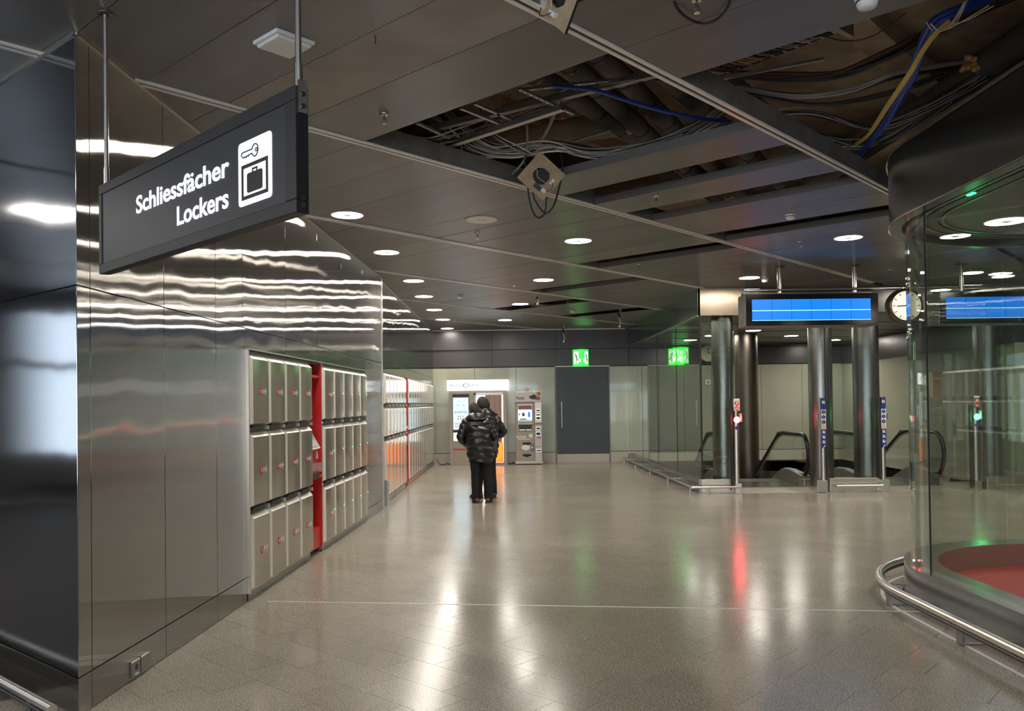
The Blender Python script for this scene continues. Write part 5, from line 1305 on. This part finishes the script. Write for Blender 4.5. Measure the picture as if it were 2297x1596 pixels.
def person(loc, rotz, label, jacket, hair_mat, shoe_mat, hood, arms, stance, head_tilt=.25, head_turn=0, Ht=1.72, lean=0):
    t = thing('person', label, 'person', loc, rotz)          # faces local +Y
    k = Ht / 1.72
    hipz, shz, neckz, headz = .92 * k, 1.40 * k, 1.47 * k, 1.60 * k
    (lf, rf) = stance                                         # foot positions (x, y)
    hd = Vector((0, .03 + head_tilt * .12, headz))
    V = [Vector((0, 0, hipz)), Vector((0, -.01, 1.10 * k)), Vector((0, -.015, 1.28 * k)), Vector((0, -.005, shz)), Vector((0, .01, neckz + .02)), hd - Vector((0, .0, .05)), hd + Vector((0, .0, .05 * k))]
    E = [(0, 1), (1, 2), (2, 3), (3, 4), (4, 5), (5, 6)]; R = [(.155, .12), (.14, .105), (.155, .11), (.12, .085), .055, (.074, .085), (.078, .092)]
    for s_, ft in ((-1, lf), (1, rf)):
        i = len(V); fx, fy = ft
        V += [Vector((s_ * .09, 0, hipz - .06)), Vector((s_ * .09 * .5 + fx * .5, fy * .5 + .02, .50 * k)), Vector((fx, fy, .10)), Vector((fx + s_ * .01, fy + .10, .045))]
        E += [(0, i), (i, i + 1), (i + 1, i + 2), (i + 2, i + 3)]; R += [.085, .058, .042, .032]
    for s_, (el, wrp, hdv) in ((-1, arms[0]), (1, arms[1])):
        i = len(V); sh = Vector((s_ * .185, -.01, shz - .02))
        V += [sh, Vector(el), Vector(wrp)]; E += [(3, i), (i, i + 1), (i + 1, i + 2)]; R += [.06, .046, .032]
        hv, he, hr = hand(None, Vector(wrp), hdv, (-.3 * s_, .4, .6), 1.0)
        o_ = len(V); V += hv[1:]; R += hr[1:]
        E += [((i + 2) if a == 0 else a - 1 + o_, b - 1 + o_) for a, b in he]
    body = skinmesh('body', V, E, R, 'skin', t, 0, 2)
    # face
    Mh = Matrix.Translation(hd) @ Matrix.Rotation(head_turn, 4, 'Z') @ Matrix.Rotation(-head_tilt, 4, 'X')
    m = MB()
    m.lathe([(0, -.115), (.040, -.108), (.066, -.075), (.078, -.02), (.082, .03), (.075, .075), (.05, .105), (.0, .118)], 'skin', 22, Mh @ Matrix.Diagonal((.96, 1.16, 1, 1)))
    m.add([(-.014, .086, -.02), (.014, .086, -.02), (0, .112, -.022), (0, .088, .028)], [(0, 1, 2), (0, 2, 3), (2, 1, 3)], 'skin', Mh)
    for s_ in (-1, 1):
        m.lathe([(0, -.010), (.010, -.006), (.012, 0), (.008, .008), (0, .010)], 'white_plastic', 8, Mh @ Matrix.Translation((s_ * .032, .080, .012)))
        m.lathe([(0, -.005), (.005, 0), (0, .005)], 'black_plastic', 8, Mh @ Matrix.Translation((s_ * .032, .091, .012)))
        m.lathe([(0, -.030), (.012, -.022), (.016, .005), (.012, .024), (0, .030)], 'skin', 10, Mh @ Matrix.Translation((s_ * .082, -.008, -.005)) @ Matrix.Diagonal((.55, 1, 1, 1)))
    m.box(-.024, .024, .080, .089, -.055, -.048, 'maroon', Mh); m.build('face', t)
    m = MB(); n = 26; rows = 12; vs = []
    thick = .012 if hair_mat == 'hair_brown' else .026
    for j in range(rows + 1):
        for i in range(n):
            a = 2 * PI * i / n; back = .5 - .5 * math.sin(a)         # 1 at the back
            lo = -.35 - .75 * back if hair_mat == 'hair_dark' else -.15 - .72 * back
            ph = PI / 2 - (PI / 2 - lo) * j / rows
            r = 1 + .05 * noise.noise(Vector((a * 2, ph * 3, 1)))
            rx, ry, rz = .079 + thick, .094 + thick, .118 + thick
            edge = 1 if j < rows else .90
            vs.append((rx * r * edge * math.cos(ph) * math.cos(a), -.004 + ry * r * edge * math.cos(ph) * math.sin(a), rz * r * math.sin(ph)))
    fs = [(j * n + i, (j + 1) * n + i, (j + 1) * n + (i + 1) % n, j * n + (i + 1) % n) for j in range(rows) for i in range(n)]
    m.add(vs, fs, hair_mat, Mh, True); m.build('hair', t)
    # trousers
    tr_ = MB()
    for s_, (fx, fy) in ((-1, lf), (1, rf)):
        keys = [(s_ * .085, -.005, .97 * k, .115, .125), (s_ * .088, .0, .80 * k, .105, .115), ((s_ * .09 + fx) / 2, fy * .4 + .015, .52 * k, .082, .092), (fx, fy, .22, .076, .085), (fx, fy + .005, .06, .080, .092)]
        rg = [((a, b, c_), rx, ry) for a, b, c_, rx, ry in interp(keys, 26)]
        mm = loft(rg, 'trouser_black', 20, wr=.10, seed=s_ * 3); tr_.add(mm.v, mm.f, 'trouser_black', None, True)
    tr_.build('trousers', t, recalc=True)
    # shoes
    for s_, (fx, fy) in ((-1, lf), (1, rf)):
        Ms = Matrix.Translation((fx, fy, 0)) @ Matrix.Rotation(-s_ * .25, 4, 'Z')
        m = MB(); pr = [(-.095, .035, .055), (-.07, .042, .085), (-.01, .044, .095), (.06, .048, .07), (.12, .050, .05), (.165, .036, .035)]
        vs = []; nn_ = 12
        for y, hw, hh in pr:
            for i in range(nn_): a = 2 * PI * i / nn_; vs.append((hw * math.cos(a), y, .018 + max(0, hh * (.5 + .5 * math.sin(a)))))
        fs = [(j * nn_ + i, j * nn_ + (i + 1) % nn_, (j + 1) * nn_ + (i + 1) % nn_, (j + 1) * nn_ + i) for j in range(len(pr) - 1) for i in range(nn_)] + [tuple(range(nn_)), tuple(reversed(range((len(pr) - 1) * nn_, len(pr) * nn_)))]
        m.add(vs, fs, shoe_mat, Ms, True); so = m.build('shoe', t, recalc=True)
        m = MB(); m.prism([(.04, -.10), (.046, 0), (.054, .10), (.038, .17), (-.038, .17), (-.054, .10), (-.046, 0), (-.04, -.10)], 0, .022, 'sole', Ms); m.build('sole', so, bevel=.004)
    # jacket: quilted torso, sleeves, hood
    jm = MB(); nq = 6
    keys = [(0, .00, .70 * k, .195, .16), (0, .0, .82 * k, .225, .185), (0, -.005, .98 * k, .232, .195), (0, -.012, 1.15 * k, .238, .20), (0, -.012, 1.30 * k, .238, .185), (0, -.008, 1.40 * k, .205, .155), (0, .0, 1.47 * k, .12, .11), (0, .012, 1.51 * k, .088, .09)]
    rr = []
    for a, b, c_, rx, ry in interp(keys, 70):
        ph = (c_ / k - .74) / .72 * nq; pf = .011 * abs(math.sin(PI * ph)) ** .8 - .004
        rr.append(((a, b, c_), rx + pf, ry + pf))
    mm = loft(rr, jacket, 64, wr=.05, seed=5)
    # skew the quilt seams a little so that they sag
    vv = []
    for (x_, y_, z_) in mm.v:
        dd = .020 * noise.noise(Vector((x_ * 5 + z_ * 3, y_ * 5, z_ * 11))) + .006 * noise.noise(Vector((x_ * 8 - z_ * 6, y_ * 7, z_ * 18))); hyp = math.hypot(x_, y_) + 1e-6
        vv.append((x_ * (1 + dd / hyp), y_ * (1 + dd / hyp), z_ + .045 * noise.noise(Vector((x_ * 5, y_ * 5, z_ * 3))) + .10 * abs(x_) * (1 if z_ > .95 else 0) * (.0) - (.03 * (x_ / .23) ** 2 if .9 < z_ < 1.3 else 0)))
    jm.add(vv, mm.f, jacket, None, True); jm.build('jacket', t, recalc=True)
    for s_, (el, wrp, hdv) in ((-1, arms[0]), (1, arms[1])):
        sh = Vector((s_ * .175, -.01, shz - .035)); pts = bez([sh + Vector((-s_ * .06, 0, .03)), sh, sh.lerp(Vector(el), .5) + Vector((s_ * .012, -.01, 0)), Vector(el), Vector(el).lerp(Vector(wrp), .5), Vector(wrp)], 12)
        L = len(pts); rad = []
        for i in range(L):
            f = i / (L - 1); base_ = .088 - .030 * f; rad.append(base_ + .010 * abs(math.sin(PI * f * 8)) - .004)
        rad[-1] *= .8
        MB().tube(pts, rad, jacket, 20).build('sleeve', t)
    if hood:
        m = MB(); vs = []; n = 26; rows = 8
        for j in range(rows + 1):
            f = j / rows
            for i in range(n):
                a = 2 * PI * i / n
                R_ = .150 + .028 * math.sin(PI * f) - .02 * f; h_ = 1.43 * k + .085 * math.sin(PI * f * .5) * 1.0
                vs.append((R_ * (1.08 - .42 * f) * math.cos(a), -.045 + R_ * (.95 - .35 * f) * math.sin(a) - .03 * (1 - f), h_ + (.035 * (-math.sin(a)) * f) + .012 * noise.noise(Vector((a * 2, f * 4, 2)))))
        fs = [(j * n + i, j * n + (i + 1) % n, (j + 1) * n + (i + 1) % n, (j + 1) * n + i) for j in range(rows) for i in range(n)]
        m.add(vs, fs, jacket, None, True); m.build('hood', t)
    if lean:
        for ch in t.children:
            if ch.name.split('.')[0] in ('trousers', 'shoe'): continue
            for v in ch.data.vertices:
                if v.co.z > .85: v.co.x += lean * (v.co.z - .85)
    return t
person((-.545, 14.22, 0), math.radians(2), 'person in black hooded puffer jacket seen from behind, brown shoes, facing the photo booth', 'jacket_black', 'hair_brown', 'shoe_brown', True,
       [((-.30, -.02, 1.10), (-.17, .17, .93), (.4, .8, .1)), ((.27, .02, 1.12), (.10, .24, 1.05), (-.5, .8, .1))], ((-.085, 0), (.125, .0)), .35, .1, 1.70, -.13)
person((-.47, 14.95, 0), math.radians(38), 'taller person in dark jacket half hidden behind the one in the hooded jacket', 'jacket_grey', 'hair_dark', 'shoe_dark', False,
       [((-.28, .06, 1.13), (-.12, .25, 1.08), (.5, .8, .1)), ((.36, -.02, 1.16), (.16, .20, 1.00), (-.6, .7, .1))], ((-.14, .08), (.08, -.06)), .45, .3, 1.80)
t = thing('shoulder_bag', 'dark rectangular bag at the side of the taller person', 'bag', (-.335, 14.72, .84))
MB().box(-.09, .07, -.04, .04, 0, .24, 'jacket_grey').build('pouch', t, bevel=.012); MB().tube(bez([(-.07, 0, .23), (-.06, .03, .45), (-.10, .1, .62)], 5), .008, 'jacket_grey', 6).build('strap', t)

# ================================================================== CONCOURSE BEHIND THE CAMERA (seen only as reflections)
wq_ = struct('wall_rear', (0, -10.5, 0))
m = MB(); m.box(-14, 12, -.2, 0, 0, 4.5, 'shop_wall'); m.build('wall_plane', wq_)
for i, (x0, x1) in enumerate(((-11, -8), (-5.5, -2.5), (-1.5, 1.8), (4.0, 7.5))):
    t = thing('added_shop_front', 'added lit window for reflections behind the camera, %s from the left' % ordn[i], 'added shop front', (x0, -10.48, 0))  # unseen shops, added so the steel walls have something to reflect
    w_ = x1 - x0; MB().box(0, w_, .0, .06, 2.55, 3.0, 'added_shop_sign').build('added_sign_band', t)
    for k in range(3): MB().box(w_ * k / 3 + .06, w_ * (k + 1) / 3 - .06, .0, .03, .35, 2.4, 'added_shop_white' if (i + k) % 3 else 'added_shop_warm').build('added_window_pane', t)
    m = MB(); m.box(-.05, 0, 0, .10, 0, 3.05, 'steel_dark'); m.box(w_, w_ + .05, 0, .1, 0, 3.05, 'steel_dark'); m.box(0, w_, 0, .1, 2.42, 2.53, 'steel_dark'); m.box(0, w_, 0, .1, .25, .33, 'steel_dark'); m.build('frame', t)
wl2 = struct('wall_left_rear')
MB().box(-14.2, -14, -10.5, 15, 0, 4.5, 'shop_wall').box(-14, -3.6, 14.8, 15, 0, 4.5, 'shop_wall').build('wall_plane', wl2)
for i, y0 in enumerate((-7.5, -2.8, 1.4, 5.3)):
    t = thing('added_shop_front', 'added shop frontage for reflections on the left side of the concourse, %s from the rear' % ordn[i], 'added shop front', (-13.98, y0, 0), PI / 2)  # also added, feeding the reflections in the steel block
    if i < 2: MB().box(0, 3.4, -.06, .0, 2.55, 3.0, 'added_shop_sign').build('added_sign_band', t)
    if i < 2 or i == 3:
        for k in range(3):
            if i == 3 and k < 2: continue
            MB().box(3.4 * k / 3 + .06, 3.4 * (k + 1) / 3 - .06, -.03, .0, .9 if i == 3 else .35, 3.4 if i == 3 else 2.4, 'added_entrance_glow' if i == 3 else 'added_shop_white').build('added_window_pane', t)  # last front: single pane shaped for the facet's bright reflection
    MB().box(0, 3.4, -.1, 0, 2.42, 2.53, 'steel_dark').box(0, 3.4, -.1, 0, .25, .33, 'steel_dark').build('frame', t)
MB().box(12, 12.2, -10.5, 25, 0, 4.5, 'shop_wall').build('wall_plane', wr)
